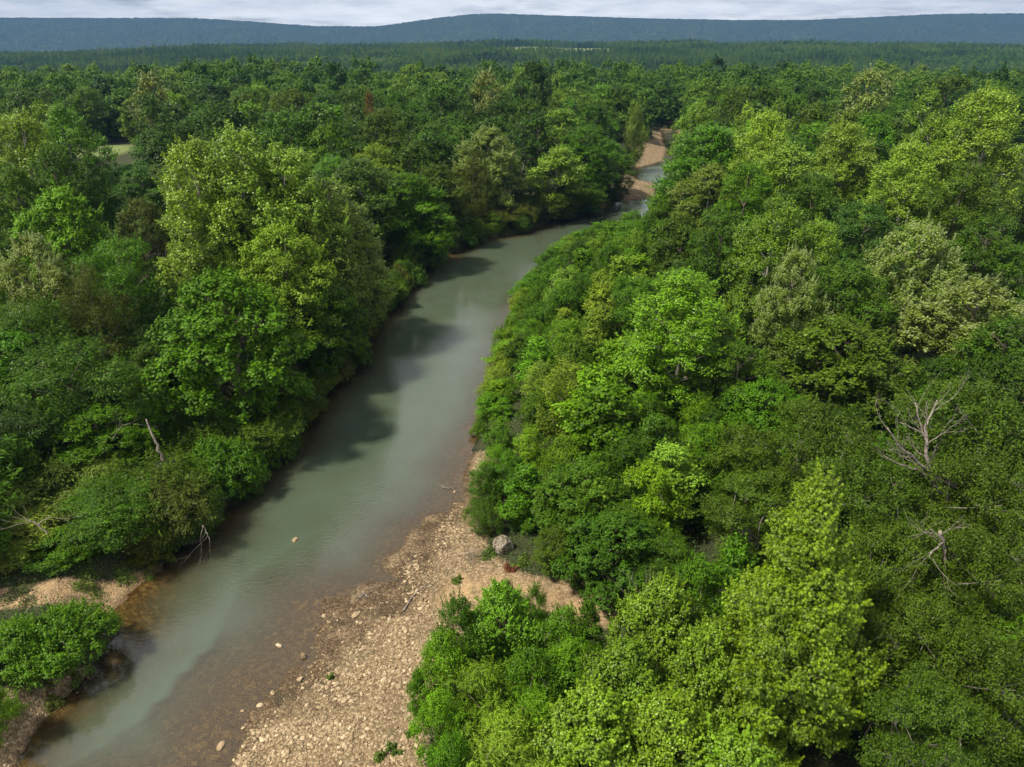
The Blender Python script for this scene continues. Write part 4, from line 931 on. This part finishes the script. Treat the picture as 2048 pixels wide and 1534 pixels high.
def undergrowth():
    rg = np.random.default_rng(4); n = 520000
    y = rg.uniform(17, 150, n)**1.0; x = rg.uniform(-1, 1, n)*(0.95*y+14)
    keepm = rg.random(n) < np.clip(60/y, 0.25, 1)
    x, y = x[keepm], y[keepm]
    z, d, w = ground_z(x, y, True); cl = fbm(x/1.1, y/1.1, 3, 71)
    ok = (d > np.where(w > 5, 2.2, 0.5))
    pm = np.maximum.reduce([poly_mask(x, y, BAR, 0.5), poly_mask(x, y, SAND, 0.5), poly_mask(x, y, LBAR, 0.4), poly_mask(x, y, LBAR2, 0.3)])
    ok &= (pm < 0.5) | ((cl > 0.66) & (pm < 0.95))
    x, y, z, cl, pm = x[ok], y[ok], z[ok], cl[ok], pm[ok]; k = len(x)
    hgt = np.clip((cl-0.28)*3.4, 0.08, 1.7)*(1-0.6*pm)
    P = np.c_[x, y, z+hgt*rg.random(k)]
    nor = np.c_[np.zeros((k, 2)), np.ones(k)] + rsph(rg, k)*0.9
    sz = 0.11+0.0022*y
    o = leaves_mesh('undergrowth', rg, P, nor, sz, M['leaf'], KITE, 0.7, var=cl, link=True)
    o.color = (0.052, 0.095, 0.018, 1); tag(o, 'low weeds and leafy ground cover under the trees', 'ground cover', None, 'stuff')
undergrowth()

# ------------------------------------------------------------------ stones and gravel
def rock_proto(rg, sub=1):
    t = (1+5**.5)/2
    v = [(-1,t,0),(1,t,0),(-1,-t,0),(1,-t,0),(0,-1,t),(0,1,t),(0,-1,-t),(0,1,-t),(t,0,-1),(t,0,1),(-t,0,-1),(-t,0,1)]
    f = [(0,11,5),(0,5,1),(0,1,7),(0,7,10),(0,10,11),(1,5,9),(5,11,4),(11,10,2),(10,7,6),(7,1,8),(3,9,4),(3,4,2),(3,2,6),(3,6,8),(3,8,9),(4,9,5),(2,4,11),(6,2,10),(8,6,7),(9,8,1)]
    v = [np.array(p)/np.linalg.norm(p) for p in v]
    for _ in range(sub):
        mid = {}; nf = []
        def md(a, b):
            k = (min(a, b), max(a, b))
            if k not in mid:
                p = v[a]+v[b]; v.append(p/np.linalg.norm(p)); mid[k] = len(v)-1
            return mid[k]
        for a, b, c in f:
            x, y, z = md(a, b), md(b, c), md(c, a); nf += [(a, x, z), (b, y, x), (c, z, y), (x, y, z)]
        f = nf
    v = np.array(v); d = rsph(rg, 9); off = rg.uniform(0.55, 0.95, 9)
    for q, o in zip(d, off):                        # flat facets, as on broken stone
        h = v@q; m = h > o; v[m] -= np.outer(h[m]-o, q)
    v += rg.normal(size=v.shape)*0.03
    return v, np.array(f)
def mat_stone(name, a, b, c):
    m = bpy.data.materials.new(name); nt, N, L = nodes_of(m)
    n = noise(N, L, 14, 4, 0.6); var = attr(N, 'var')
    col = ramp(N, L, var, [(0.0, a), (0.55, b), (1.0, c)])
    col = mixrgb(N, L, 1.0, col, ramp(N, L, n, [(0.3, (0.72,)), (0.65, (1.1,))]), 'MULTIPLY')
    g = N.new('ShaderNodeNewGeometry'); sp = N.new('ShaderNodeSeparateXYZ'); L.new(g.outputs['Position'], sp.inputs[0])
    wet = ramp(N, L, sp.outputs[2], [(0.0, (0.42, 0.36, 0.26)), (0.06, (1, 1, 1))])
    col = mixrgb(N, L, 1.0, col, wet, 'MULTIPLY')
    o = N.new('ShaderNodeOutputMaterial'); L.new(principled(N, L, col, 0.85, 0.2, bump(N, L, n, 0.5, 0.02)), o.inputs[0])
    return m
M['stone'] = mat_stone('creek_stone', (0.15, 0.105, 0.056), (0.30, 0.222, 0.130), (0.50, 0.395, 0.255))
def gravel():
    rg = np.random.default_rng(21); protos = [rock_proto(rg, 0) for _ in range(10)]
    V = []; Fc = []; VA = []; n0 = 0
    def scatter(n, px, smin, smax, zlim):
        nonlocal n0
        P = np.array([at(u, v, 0.5) for u, v in px]); x = rg.uniform(P[:, 0].min(), P[:, 0].max(), n); y = rg.uniform(P[:, 1].min(), P[:, 1].max(), n)
        m = poly_mask(x, y, px, 0.6) > rg.uniform(0.2, 0.8, n); x, y = x[m], y[m]
        z, d, _ = ground_z(x, y, True); cl = fbm(x/1.7, y/1.7, 3, 81)
        m = (z > zlim) & (rg.random(len(x)) < np.clip((cl-0.36)*3.6, 0.05, 1)*(1-0.9*poly_mask(x, y, SAND, 0.8))); x, y, z, cl = x[m], y[m], z[m], cl[m]
        s = smin*(smax/smin)**(rg.random(len(x))**2.6)
        for i in range(len(x)):
            v, f = protos[rg.integers(0, 10)]
            a = rg.uniform(0, 6.28); ca, sa = math.cos(a), math.sin(a); ax = np.array([rg.uniform(0.8, 1.35), rg.uniform(0.6, 1.0), rg.uniform(0.32, 0.6)])*s[i]*0.5
            q = v*ax; q = np.c_[q[:, 0]*ca-q[:, 1]*sa, q[:, 0]*sa+q[:, 1]*ca, q[:, 2]] + (x[i], y[i], z[i]+ax[2]*0.35)
            V.append(q); Fc.append(f+n0); n0 += len(v); VA.append(np.full(len(f), min(1, max(0, rg.normal(0.5, 0.24)))))
    STONY = [(430,1640),(455,1500),(500,1430),(590,1350),(630,1240),(690,1185),(770,1175),(800,1120),(860,1060),(915,975),(935,985),(925,1060),(900,1110),(860,1180),(900,1230),(870,1300),(850,1400),(800,1640)]
    scatter(40000, STONY, 0.05, 0.31, -0.22)
    scatter(9000, BAR, 0.05, 0.20, 0.0)
    scatter(700, [(200,1240),(240,1215),(300,1130),(370,1075),(385,1085),(320,1150),(270,1195),(245,1260),(200,1330),(120,1410),(60,1480),(40,1460),(180,1310)], 0.06, 0.25, -0.08)
    scatter(420, [(1000,740),(1020,600),(1034,610),(1026,690),(1020,745)], 0.10, 0.4, -0.05)
    scatter(900, FARBAR, 0.25, 0.7, -0.05); scatter(1200, FARBAR2, 0.25, 0.8, -0.05)
    o = mesh_obj('gravel', np.concatenate(V), np.concatenate(Fc).ravel(), np.full(sum(map(len, Fc)), 3), M['stone'], attrs={'var': ('FACE', np.concatenate(VA))})
    tag(o, 'tan stones and gravel strewn over the bars and the water margin', 'gravel', None, 'stuff')
gravel()
STONES = [  # u, v, width px, label, lightness
 (606,1312,15,'brown angular boulder standing alone in the shallows off the gravel bar',0.15,1.0),
 (557,1290,15,'pale oblong slab lying in the shallow water left of the brown boulder',0.95,0.5),
 (590,1079,15,'ochre rock with a pale tip breaking the surface in mid-creek',0.45,0.6),
 (442,1490,22,'yellowish long stone half under water near the tip of the gravel bar',0.6,0.35),
 (485,1421,10,'pale flat stone at the outer edge of the gravel bar',0.85,0.5),
 (520,1410,13,'large pale block at the water edge of the gravel bar',0.8,0.6),
 (486,1455,9,'small pale stone in the water near the end of the gravel bar',0.8,0.5),
 (545,1385,12,'squarish tan stone at the waterline of the gravel bar',0.6,0.6),
 (600,1358,14,'tan stone block at the bend of the gravel bar edge',0.7,0.6),
 (648,1232,12,'tan stone on the upper corner of the stony spit',0.6,0.6),
 (154,1384,9,'pale stone in the water beside the lower left bank',0.7,0.5),
 (711,1230,17,'broad tan stone lying on top of the stony spit',0.6,0.5),
 (727,1298,15,'tan stone among the cobbles in the middle of the gravel bar',0.62,0.5),
 (690,1402,16,'pale stone beside the dark mossy hollow in the gravel bar',0.8,0.5),
 (675,1490,16,'reddish-tan round stone on the lower gravel bar',0.4,0.6),
 (833,1505,13,'pale flat stone between weeds at the bottom of the gravel bar',0.9,0.4),
 (820,1135,11,'tan rock on the little stony island in the shallows',0.6,0.6),
 (908,983,9,'pale stone at the waterline near the driftwood twigs',0.8,0.6),
]
for k, (u, v, w, lab, sh, fl) in enumerate(STONES):
    rg = np.random.default_rng(300+k); vv, ff = rock_proto(rg, 2)
    x, y = at(u, v, 0.05); z = gz(x, y); _, a, b = ray(u, v); s = w/F*(y/a)*0.50
    zc = max(z, -0.05 if k != 3 else -0.12)
    vv = vv*np.array([s*1.15, s*0.8, s*fl])
    if zc-z > 0.02:
        vv[:, 2] = np.where(vv[:, 2] < 0, vv[:, 2]*(1+(zc-z)/(s*fl)), vv[:, 2])
    o = mesh_obj('stone', vv, ff.ravel(), np.full(len(ff), 3), M['stone'], attrs={'var': ('FACE', np.full(len(ff), sh))})
    o.location = (x, y, zc+s*fl*0.25); o.rotation_euler = (0, 0, rg.uniform(0, 6.28)); tag(o, lab, 'stone', 'larger stones along the creek')

# ------------------------------------------------------------------ the big boulder
def boulder():
    x, y = at(1006, 1086, 0.9); z = gz(x, y); rg = np.random.default_rng(52)
    v, f = rock_proto(rg, 4); v = unit(v)
    for q, o in [((-0.45, -0.25, 0.86), 0.70), ((0.62, -0.72, 0.10), 0.72), ((-0.9, -0.35, 0.1), 0.80), ((0.3, 0.9, 0.3), 0.78), ((0.7, 0.1, 0.7), 0.86)]:
        q = unit(np.array(q)); h = v@q; m = h > o; v[m] -= np.outer((h[m]-o)*0.92, q)
    n = fbm(v[:, 0]*2.3+v[:, 2]*1.7+5, v[:, 1]*2.3-v[:, 2]*1.1+9, 4, 33)-0.5; n2 = fbm(v[:, 0]*7+v[:, 2]*6+5, v[:, 1]*7-v[:, 2]*5+9, 3, 35)-0.5
    v = v*(1+0.16*n+0.05*n2)[:, None]*np.array([0.72, 0.68, 0.70])
    m = bpy.data.materials.new('boulder_stone'); nt, N, L = nodes_of(m); t = N.new('ShaderNodeTexCoord')
    a = noise(N, L, 2.2, 6, 0.65, t.outputs['Object']); c = noise(N, L, 11, 4, 0.6, t.outputs['Object'])
    col = ramp(N, L, a, [(0.30, (0.11, 0.082, 0.055)), (0.50, (0.23, 0.195, 0.15)), (0.68, (0.42, 0.385, 0.325))])
    col = mixrgb(N, L, 1.0, col, ramp(N, L, c, [(0.3, (0.7,)), (0.7, (1.15,))]), 'MULTIPLY')
    o = N.new('ShaderNodeOutputMaterial'); L.new(principled(N, L, col, 0.9, 0.15, bump(N, L, c, 0.7, 0.05)), o.inputs[0])
    ob = mesh_obj('boulder', v, f.ravel(), np.full(len(f), 3), m, smooth_shade=True); ob.location = (x, y, z+0.30)
    tag(ob, 'big rounded grey-brown boulder with a pale flat top, tucked against the thicket', 'boulder')
    PLACED.append(dict(x=x, y=y, r=0.8, h=1.2, z=z, c='', o=ob, key='bale', label=ob['label']))
boulder()

# ------------------------------------------------------------------ dead wood
def branchy(tb, rg, p, d, ln, r, depth, spread=0.6, up=0.1, keep=0.85, sides=6):
    n = 5; pts = [np.array(p, float)]; d = unit(np.array(d, float))
    for i in range(n):
        d = unit(d + rg.normal(size=3)*0.10 + np.array([0, 0, up*0.2])); pts.append(pts[-1]+d*ln/n)
    tb.add(pts, np.linspace(r, r*0.55, n+1), sides if depth > 1 else 4, cap=depth == 0)
    if depth == 0: return
    k = 2 if depth > 3 else 3
    for i in range(k):
        if rg.random() > keep and i > 0: continue
        a = rsph(rg, 1)[0]; nd = unit(d + a*spread + np.array([0, 0, up])); j = n if i == 0 else rg.integers(2, n+1)
        branchy(tb, rg, pts[j], nd, ln*rg.uniform(0.58, 0.8), r*(0.55 if i == 0 else 0.42), depth-1, spread, up, keep, sides)
def dead(name, u, v, lab, cat, seed, z0, d, ln, r, depth, spread=0.6, up=0.1, stems=1, keep=0.85, trunkname=None, ypos=None):
    rg = np.random.default_rng(seed); tb = Tubes()
    if ypos is None: x, y = at(u, v, z0+1.6)
    else: x, zz = at_y(u, v, ypos); y = ypos
    zg = gz(x, y)
    for s in range(stems):
        dd = np.array(d, float) + (rsph(rg, 1)[0]*0.5*(stems > 1))
        branchy(tb, rg, (rg.normal()*0.25*(stems > 1), rg.normal()*0.25*(stems > 1), -0.2), dd, ln*rg.uniform(0.85, 1.15), r, depth, spread, up, keep)
    o = tb.build(name, M['bark_dead']); o.location = (x, y, zg); tag(o, lab, cat)
    return o
def poly_dead(name, pts, lab, cat, seed, twigs=True, mat='bark_dead', sides=7):
    """a dead stem along measured points (photo pixel, distance), radii in metres, with forks"""
    rg = np.random.default_rng(seed); tb = Tubes(); base = None
    for br in pts:
        P = []; Rr = []
        for (u, v, y, r) in br:
            x, z = at_y(u, v, y); P.append((x, y, z)); Rr.append(r)
        P = np.array(P); base = P[0].copy() if base is None else base
        t = np.linspace(0, len(P)-1, (len(P)-1)*4+1); Q = np.stack([np.interp(t, range(len(P)), P[:, k]) for k in range(3)], 1); rr = np.interp(t, range(len(P)), Rr)
        Q[1:-1] += rg.normal(size=(len(Q)-2, 3))*0.05*np.clip(rr[1:-1]/0.08, 0.4, 1.5)[:, None]
        tb.add(Q-base, rr, sides)
        if twigs:
            for k in range(3, len(Q), 2):
                d = unit(Q[k]-Q[k-1]); branchy(tb, rg, Q[k]-base, d+rsph(rg, 1)[0]*0.8+np.array([0, 0, .25]), rg.uniform(0.7, 1.5), rr[k]*0.42, 2, 0.55, 0.15)
    o = tb.build(name, M[mat]); o.location = base; tag(o, lab, cat); return o
YD = 32.6
poly_dead('dead_tree', [[(1925,1075,YD,.17),(1900,1010,YD,.15),(1862,950,YD,.12),(1855,900,YD,.095),(1853,855,YD+.2,.07),(1868,815,YD+.4,.035)],
  [(1862,950,YD,.10),(1835,920,YD-.5,.075),(1800,895,YD-1,.05),(1775,855,YD-1.2,.03)], [(1872,965,YD,.09),(1838,940,YD-.8,.06),(1800,930,YD-1.2,.045),(1768,912,YD-1.5,.025)],
  [(1854,890,YD,.07),(1842,850,YD+.3,.05),(1830,805,YD+.5,.025)], [(1853,850,YD+.2,.06),(1875,800,YD+.8,.03)], [(1842,865,YD+.2,.05),(1800,845,YD-.4,.022)]],
  'bare grey dead tree with a leaning forked trunk standing among the olive trees', 'dead tree', 7)
poly_dead('broken_trunk', [[(1895,1150,26.2,.10),(1888,1100,26.2,.09),(1880,1062,26.2,.075)], [(1886,1085,26.2,.05),(1862,1105,25.6,.04),(1845,1125,25.2,.02)], [(1883,1078,26.2,.04),(1862,1058,26.0,.025)]],
  'broken pale trunk poking out of the dull olive tree on the right', 'dead trunk', 8)
poly_dead('dead_tree', [[(326,920,41,.10),(318,900,41,.09),(305,870,41.2,.07),(292,838,41.4,.04)]], 'pale leaning dead trunk above the wide olive bush on the left bank', 'dead trunk', 9, twigs=False)
poly_dead('dead_branch', [[(225,880,42,.022),(234,862,42,.02),(246,850,42.2,.016),(262,846,42.4,.010)]], 'grey arching dead branch left of the leaning dead trunk', 'dead branch', 10)
poly_dead('dead_branch', [[(95,1068,33.5,.05),(70,1045,33.6,.04),(50,1040,33.6,.02)], [(75,1050,33.5,.04),(100,1030,33.8,.02)]], 'dead grey twigs among the reedy bush on the left edge', 'dead branch', 11)
poly_dead('dead_branch', [[(405,1050,36.8,.025),(415,1068,36.4,.02),(420,1085,36.0,.01)], [(405,1050,36.7,.02),(402,1075,36.2,.01)]], 'dead twigs dangling into the water at the tip of the left bank', 'dead branch', 12)
dead('dead_bush', 225, 405, 'bare grey twiggy bush beside the tall pale group on the left', 'dead bush', 13, 0, (0.1, 0, 1), 5.2, .10, 4, 0.8, 0.05, stems=4, ypos=74)
dead('dead_bush', 1330, 1130, 'bare stems fanning up behind the lumpy twin-topped yellow tree', 'dead bush', 14, 1.0, (0, 0, 1), 1.9, .035, 3, 0.5, 0.15, stems=7, ypos=28.5)
dead('brush_pile', 945, 1078, 'grey-brown brush heap beside the big boulder', 'brush pile', 15, 0.2, (0.2, -0.1, 0.5), 0.55, .02, 3, 0.9, -0.1, stems=12)
dead('dead_tree', 1640, 900, 'slim pale dead stem with a forked top among the olive trees', 'dead tree', 16, 1.6, (0, 0, 1), 4.2, .07, 3, 0.5, 0.1, ypos=36.0)
dead('dead_branch', 1810, 1235, 'pale dead twigs between the conical tree and the small-leaved trees', 'dead branch', 17, 1.6, (-0.3, -0.2, 1), 3.3, .07, 4, 0.7, 0.05, ypos=22.5)
dead('dead_bush', 1030, 335, 'grey leafless branches behind the leaning tree at the bend', 'dead bush', 18, 1.6, (0, 0, 1), 5.0, .10, 4, 0.7, 0.1, stems=2, ypos=150)
def driftwood(name, pts, lab, r, seed, twigs=0):
    rg = np.random.default_rng(seed); tb = Tubes(); P = []
    for u, v in pts:
        x, y = at(u, v, 0.15); P.append((x, y, max(gz(x, y), 0.0)+r*0.9))
    P = np.array(P); base = P[0].copy(); t = np.linspace(0, len(P)-1, len(P)*5); Q = np.stack([np.interp(t, range(len(P)), P[:, k]) for k in range(3)], 1)
    tb.add(Q-base, np.linspace(r, r*0.4, len(Q)), 7)
    for k in range(twigs):
        i = rg.integers(3, len(Q)); branchy(tb, rg, Q[i]-base, np.array([rg.normal(), rg.normal(), 0.15]), 0.8, r*0.4, 1, 0.6, 0.0)
    o = tb.build(name, M['bark_dead']); o.location = base; tag(o, lab, 'driftwood', 'driftwood on the creek margin')
driftwood('driftwood', [(806,1222), (822,1196), (838,1178), (853,1168)], 'long curved brown branch lying across the gravel spit', 0.06, 1, 1)
driftwood('driftwood', [(882,971), (898,974), (915,972)], 'thin pale driftwood twigs in the shallows by the right bank', 0.035, 2, 5)
driftwood('driftwood', [(716,1196), (729,1186), (738,1194)], 'small dark snag in the wet channel above the stony spit', 0.05, 3, 4)

# ------------------------------------------------------------------ weeds on the open ground
def weeds(u, v, w, lab, seed, col, n=260):
    rg = np.random.default_rng(seed); x, y = at(u, v, 0.4); z = gz(x, y); r = w/F*y*0.6
    k = n; a = rg.uniform(0, 6.28, k); rr = r*np.sqrt(rg.random(k)); hh = 0.55*rg.random(k)*min(1, r/0.5)*(1-0.6*(rr/r)**2)
    tc_ = rg.normal(size=(7, 2))*r*0.55; ti = rg.integers(0, 7, k); q = rg.normal(size=(k, 2))*r*0.22; hh = rg.random(k)*rg.uniform(0.12, 0.5, 7)[ti]*np.exp(-(q**2).sum(1)/(0.1*r*r))
    px_ = tc_[ti, 0]+q[:, 0]; py_ = tc_[ti, 1]+q[:, 1]; zz_ = ground_z(x+px_, y+py_)-z
    P = np.c_[px_, py_, zz_+hh+0.02]; nor = np.c_[np.cos(a)*0.5, np.sin(a)*0.5, np.ones(k)]+rsph(rg, k)*0.8
    o = leaves_mesh('weed_clump', rg, P, nor, 0.14, M['leaf'], KITE, 0.7, link=True); o.location = (x, y, z); o.color = (*col, 1)
    tag(o, lab, 'weeds', 'weed clumps on the gravel and sand')
G1, G2 = (0.10, 0.15, 0.022), (0.08, 0.13, 0.02)
for i, (u, v, w, lab, c) in enumerate([(917,1157,22,'small green weed clump alone on the sand below the big boulder',G1),(660,1348,10,'tiny green tuft on the stones near the brown boulder',G1),(790,1500,30,'spiky green weeds at the bottom of the gravel bar',G2),
  (757,1520,30,'pale green weeds at the very bottom of the gravel bar',G1),(822,1470,24,'weeds at the foot of the bushes on the lower gravel',G2),(1022,1140,22,'red-leaved weed patch on the sand right of the big boulder',(0.16,0.06,0.025)),
  (985,1112,60,'low green weeds in front of the big boulder',G2),(1050,1125,50,'green weeds at the thicket edge right of the big boulder',G1),(945,1020,40,'yellowish weeds at the bank left of the big boulder',(0.10,0.12,0.02)),
  (180,1178,70,'grassy weeds along the back of the sandy left bank',G1),(260,1150,60,'bright grass fringe above the stony left point',G1),(60,1225,80,'greyish grass behind the thick vine mound',(0.10,0.115,0.04)),
  (110,1395,44,'yellow-green grass on the dirt of the lower left bank',(0.11,0.13,0.02)),(150,1352,30,'small grass tuft on the dirt slope below the vine mound',G1),(340,1112,16,'bright green plant at the water on the stony left point',(0.12,0.17,0.02))]):
    weeds(u, v, w, lab, 900+i, c, 260+int(w*13))

# ------------------------------------------------------------------ labels for the filling trees, told by look and by the nearest landmark
SHORT = {}
LANDMARK = [('big rounded grey', 'the big boulder'), ('bright conical tree', 'the conical star-leaved tree'), ('big vivid green maple', 'the big maple'), ('highest tree of the tall pale', 'the tall pale group'), ('silvery leaved', 'the silvery tree'),
 ('rust-brown dead', 'the rust-brown tree'), ('pale tree leaning over', 'the leaning pale tree'), ('big dark tree highest', 'the big dark skyline tree'), ('tan-topped tree on', 'the tan-topped tree'), ('pale yellow domed', 'the pale yellow dome'),
 ('big pale blossoming', 'the pale blossoming skyline tree'), ('yellow flame', 'the yellow flame-shaped tree'), ('bright rounded twin', 'the bright twin-topped tree'), ('vivid green round tree over', 'the round vivid tree'), ('pale-topped tree with', 'the vine-curtained tree'),
 ('tall yellowish tree with a stepped', 'the stepped-crown tree'), ('tall yellow-green tree with two', 'the two-topped tree'), ('pale tree dotted', 'the domed blossom tree'), ('tallest tree on the right', 'the tallest right-edge tree'), ('tall pale tree with a dark vine', 'the vine-columned tree'),
 ('olive tree right beside', 'the farthest gravel bar'), ('feathery grey-green tree beyond', 'the feathery tree past the gravel'), ('olive dome tree', 'the olive dome'), ('deep vivid green tree rising', 'the deep green thicket tree'), ('broad mid-green tree right of', 'the broad tree by the rusty one'),
 ('broad olive tree at the bend', 'the broad olive bend tree'), ('dark feathery tree', 'the dark feathery tree'), ('bright broad dome', 'the bright left dome'), ('broad olive tree on the skyline', 'the broad olive skyline tree'), ('broad olive-green dome', 'the ferny olive dome')]
LM = []
for p in PLACED:
    for k, s in LANDMARK:
        if p['label'] and p['label'].startswith(k) or (p['key'] == 'bale' and k.startswith('big rounded')):
            u, v = pix(p['x'], p['y'], p['z']+p['h']*0.6); LM.append((u, v, p['y'], s)); break
FORM = {'mid_round': 'rounded', 'oak': 'rounded', 'maple': 'domed', 'mid_tall': 'upright', 'sycamore': 'upright', 'mid_spread': 'flat-topped', 'hackberry': 'feathery', 'willow': 'feathery', 'sapling': 'pointed', 'bushy': 'bushy', 'shrub': 'low', 'spray': 'layered', 'mound': 'mounded', 'blossom': 'rounded'}
used = {}
def directions(du, dv, dy):
    h = 'right of' if du > 0 else 'left of'
    if abs(du) > 1.8*abs(dv): return h
    d = 'behind' if dy > 0 else 'in front of'
    if abs(dv) > 1.8*abs(du): return d
    return ('behind and ' if dy > 0 else 'in front and ')+h
todo = []
for p in FILL:
    u, v = pix(p['x'], p['y'], p['z']+p['h']*0.6); ds = sorted(LM, key=lambda q: math.hypot(q[0]-u, 1.6*(q[1]-v)))[:3]
    size = '' if p['noun'] != T else ('tall ' if p['h'] > 15.5 else 'low ' if p['h'] < 9 else '')
    cands = []
    for q in ds:
        dist = math.hypot(q[0]-u, q[1]-v); far = 'just ' if dist < 90 else '' if dist < 190 else 'well '
        dr = directions(u-q[0], v-q[1], p['y']-q[2])
        cands.append('%s%s %s %s %s%s %s' % (size, p['c'], FORM.get(p['key'], 'leafy'), p['noun'] if p['noun'] != YT else 'young tree', far, dr, q[3]))
    todo.append((p, cands, u, v))
for p, cands, u, v in todo:
    cands = [c for c in cands if len(c.replace('-', '-').split()) <= 12] or [cands[0].replace('well ', '').replace('just ', '').replace('tall ', '')]
    for c in cands:
        if c not in used: used[c] = []; break
    else: c = cands[0]
    used[c].append((u, v, p)); p['lab'] = c
for c, l in used.items():
    if len(l) == 1: l[0][2]['o']['label'] = c; continue
    l.sort(key=lambda q: q[0])
    wd = {2: ['left-hand', 'right-hand'], 3: ['leftmost', 'middle', 'rightmost']}.get(len(l), ['leftmost']+['%s from left' % w for w in ('second', 'third', 'fourth', 'fifth', 'sixth')][:len(l)-2]+['rightmost'])
    for w, (u, v, p) in zip(wd, l): p['o']['label'] = (w+' '+c) if 'from' not in w else c+', '+w

# ------------------------------------------------------------------ air
def haze():
    m = bpy.data.materials.new('air'); nt, N, L = nodes_of(m)
    pv = N.new('ShaderNodeVolumePrincipled'); pv.inputs['Color'].default_value = (0.098, 0.20, 0.385, 1); pv.inputs['Density'].default_value = 1.45e-4; pv.inputs['Anisotropy'].default_value = 0.0
    o = N.new('ShaderNodeOutputMaterial'); L.new(pv.outputs[0], o.inputs['Volume'])
    x, y0, y1, z0, z1 = 9500, -150, 9000, -80, 620
    v = [(sx*x, yy, zz) for zz in (z0, z1) for yy in (y0, y1) for sx in (-1, 1)]
    f = [(0, 2, 3, 1), (4, 5, 7, 6), (0, 1, 5, 4), (2, 6, 7, 3), (0, 4, 6, 2), (1, 3, 7, 5)]
    o = mesh_obj('haze', v, np.array(f).ravel(), [4]*6, m); o['kind'] = 'stuff'; o['label'] = 'pale blue air that fades the far woods and the ridge'; o['category'] = 'haze'
haze()
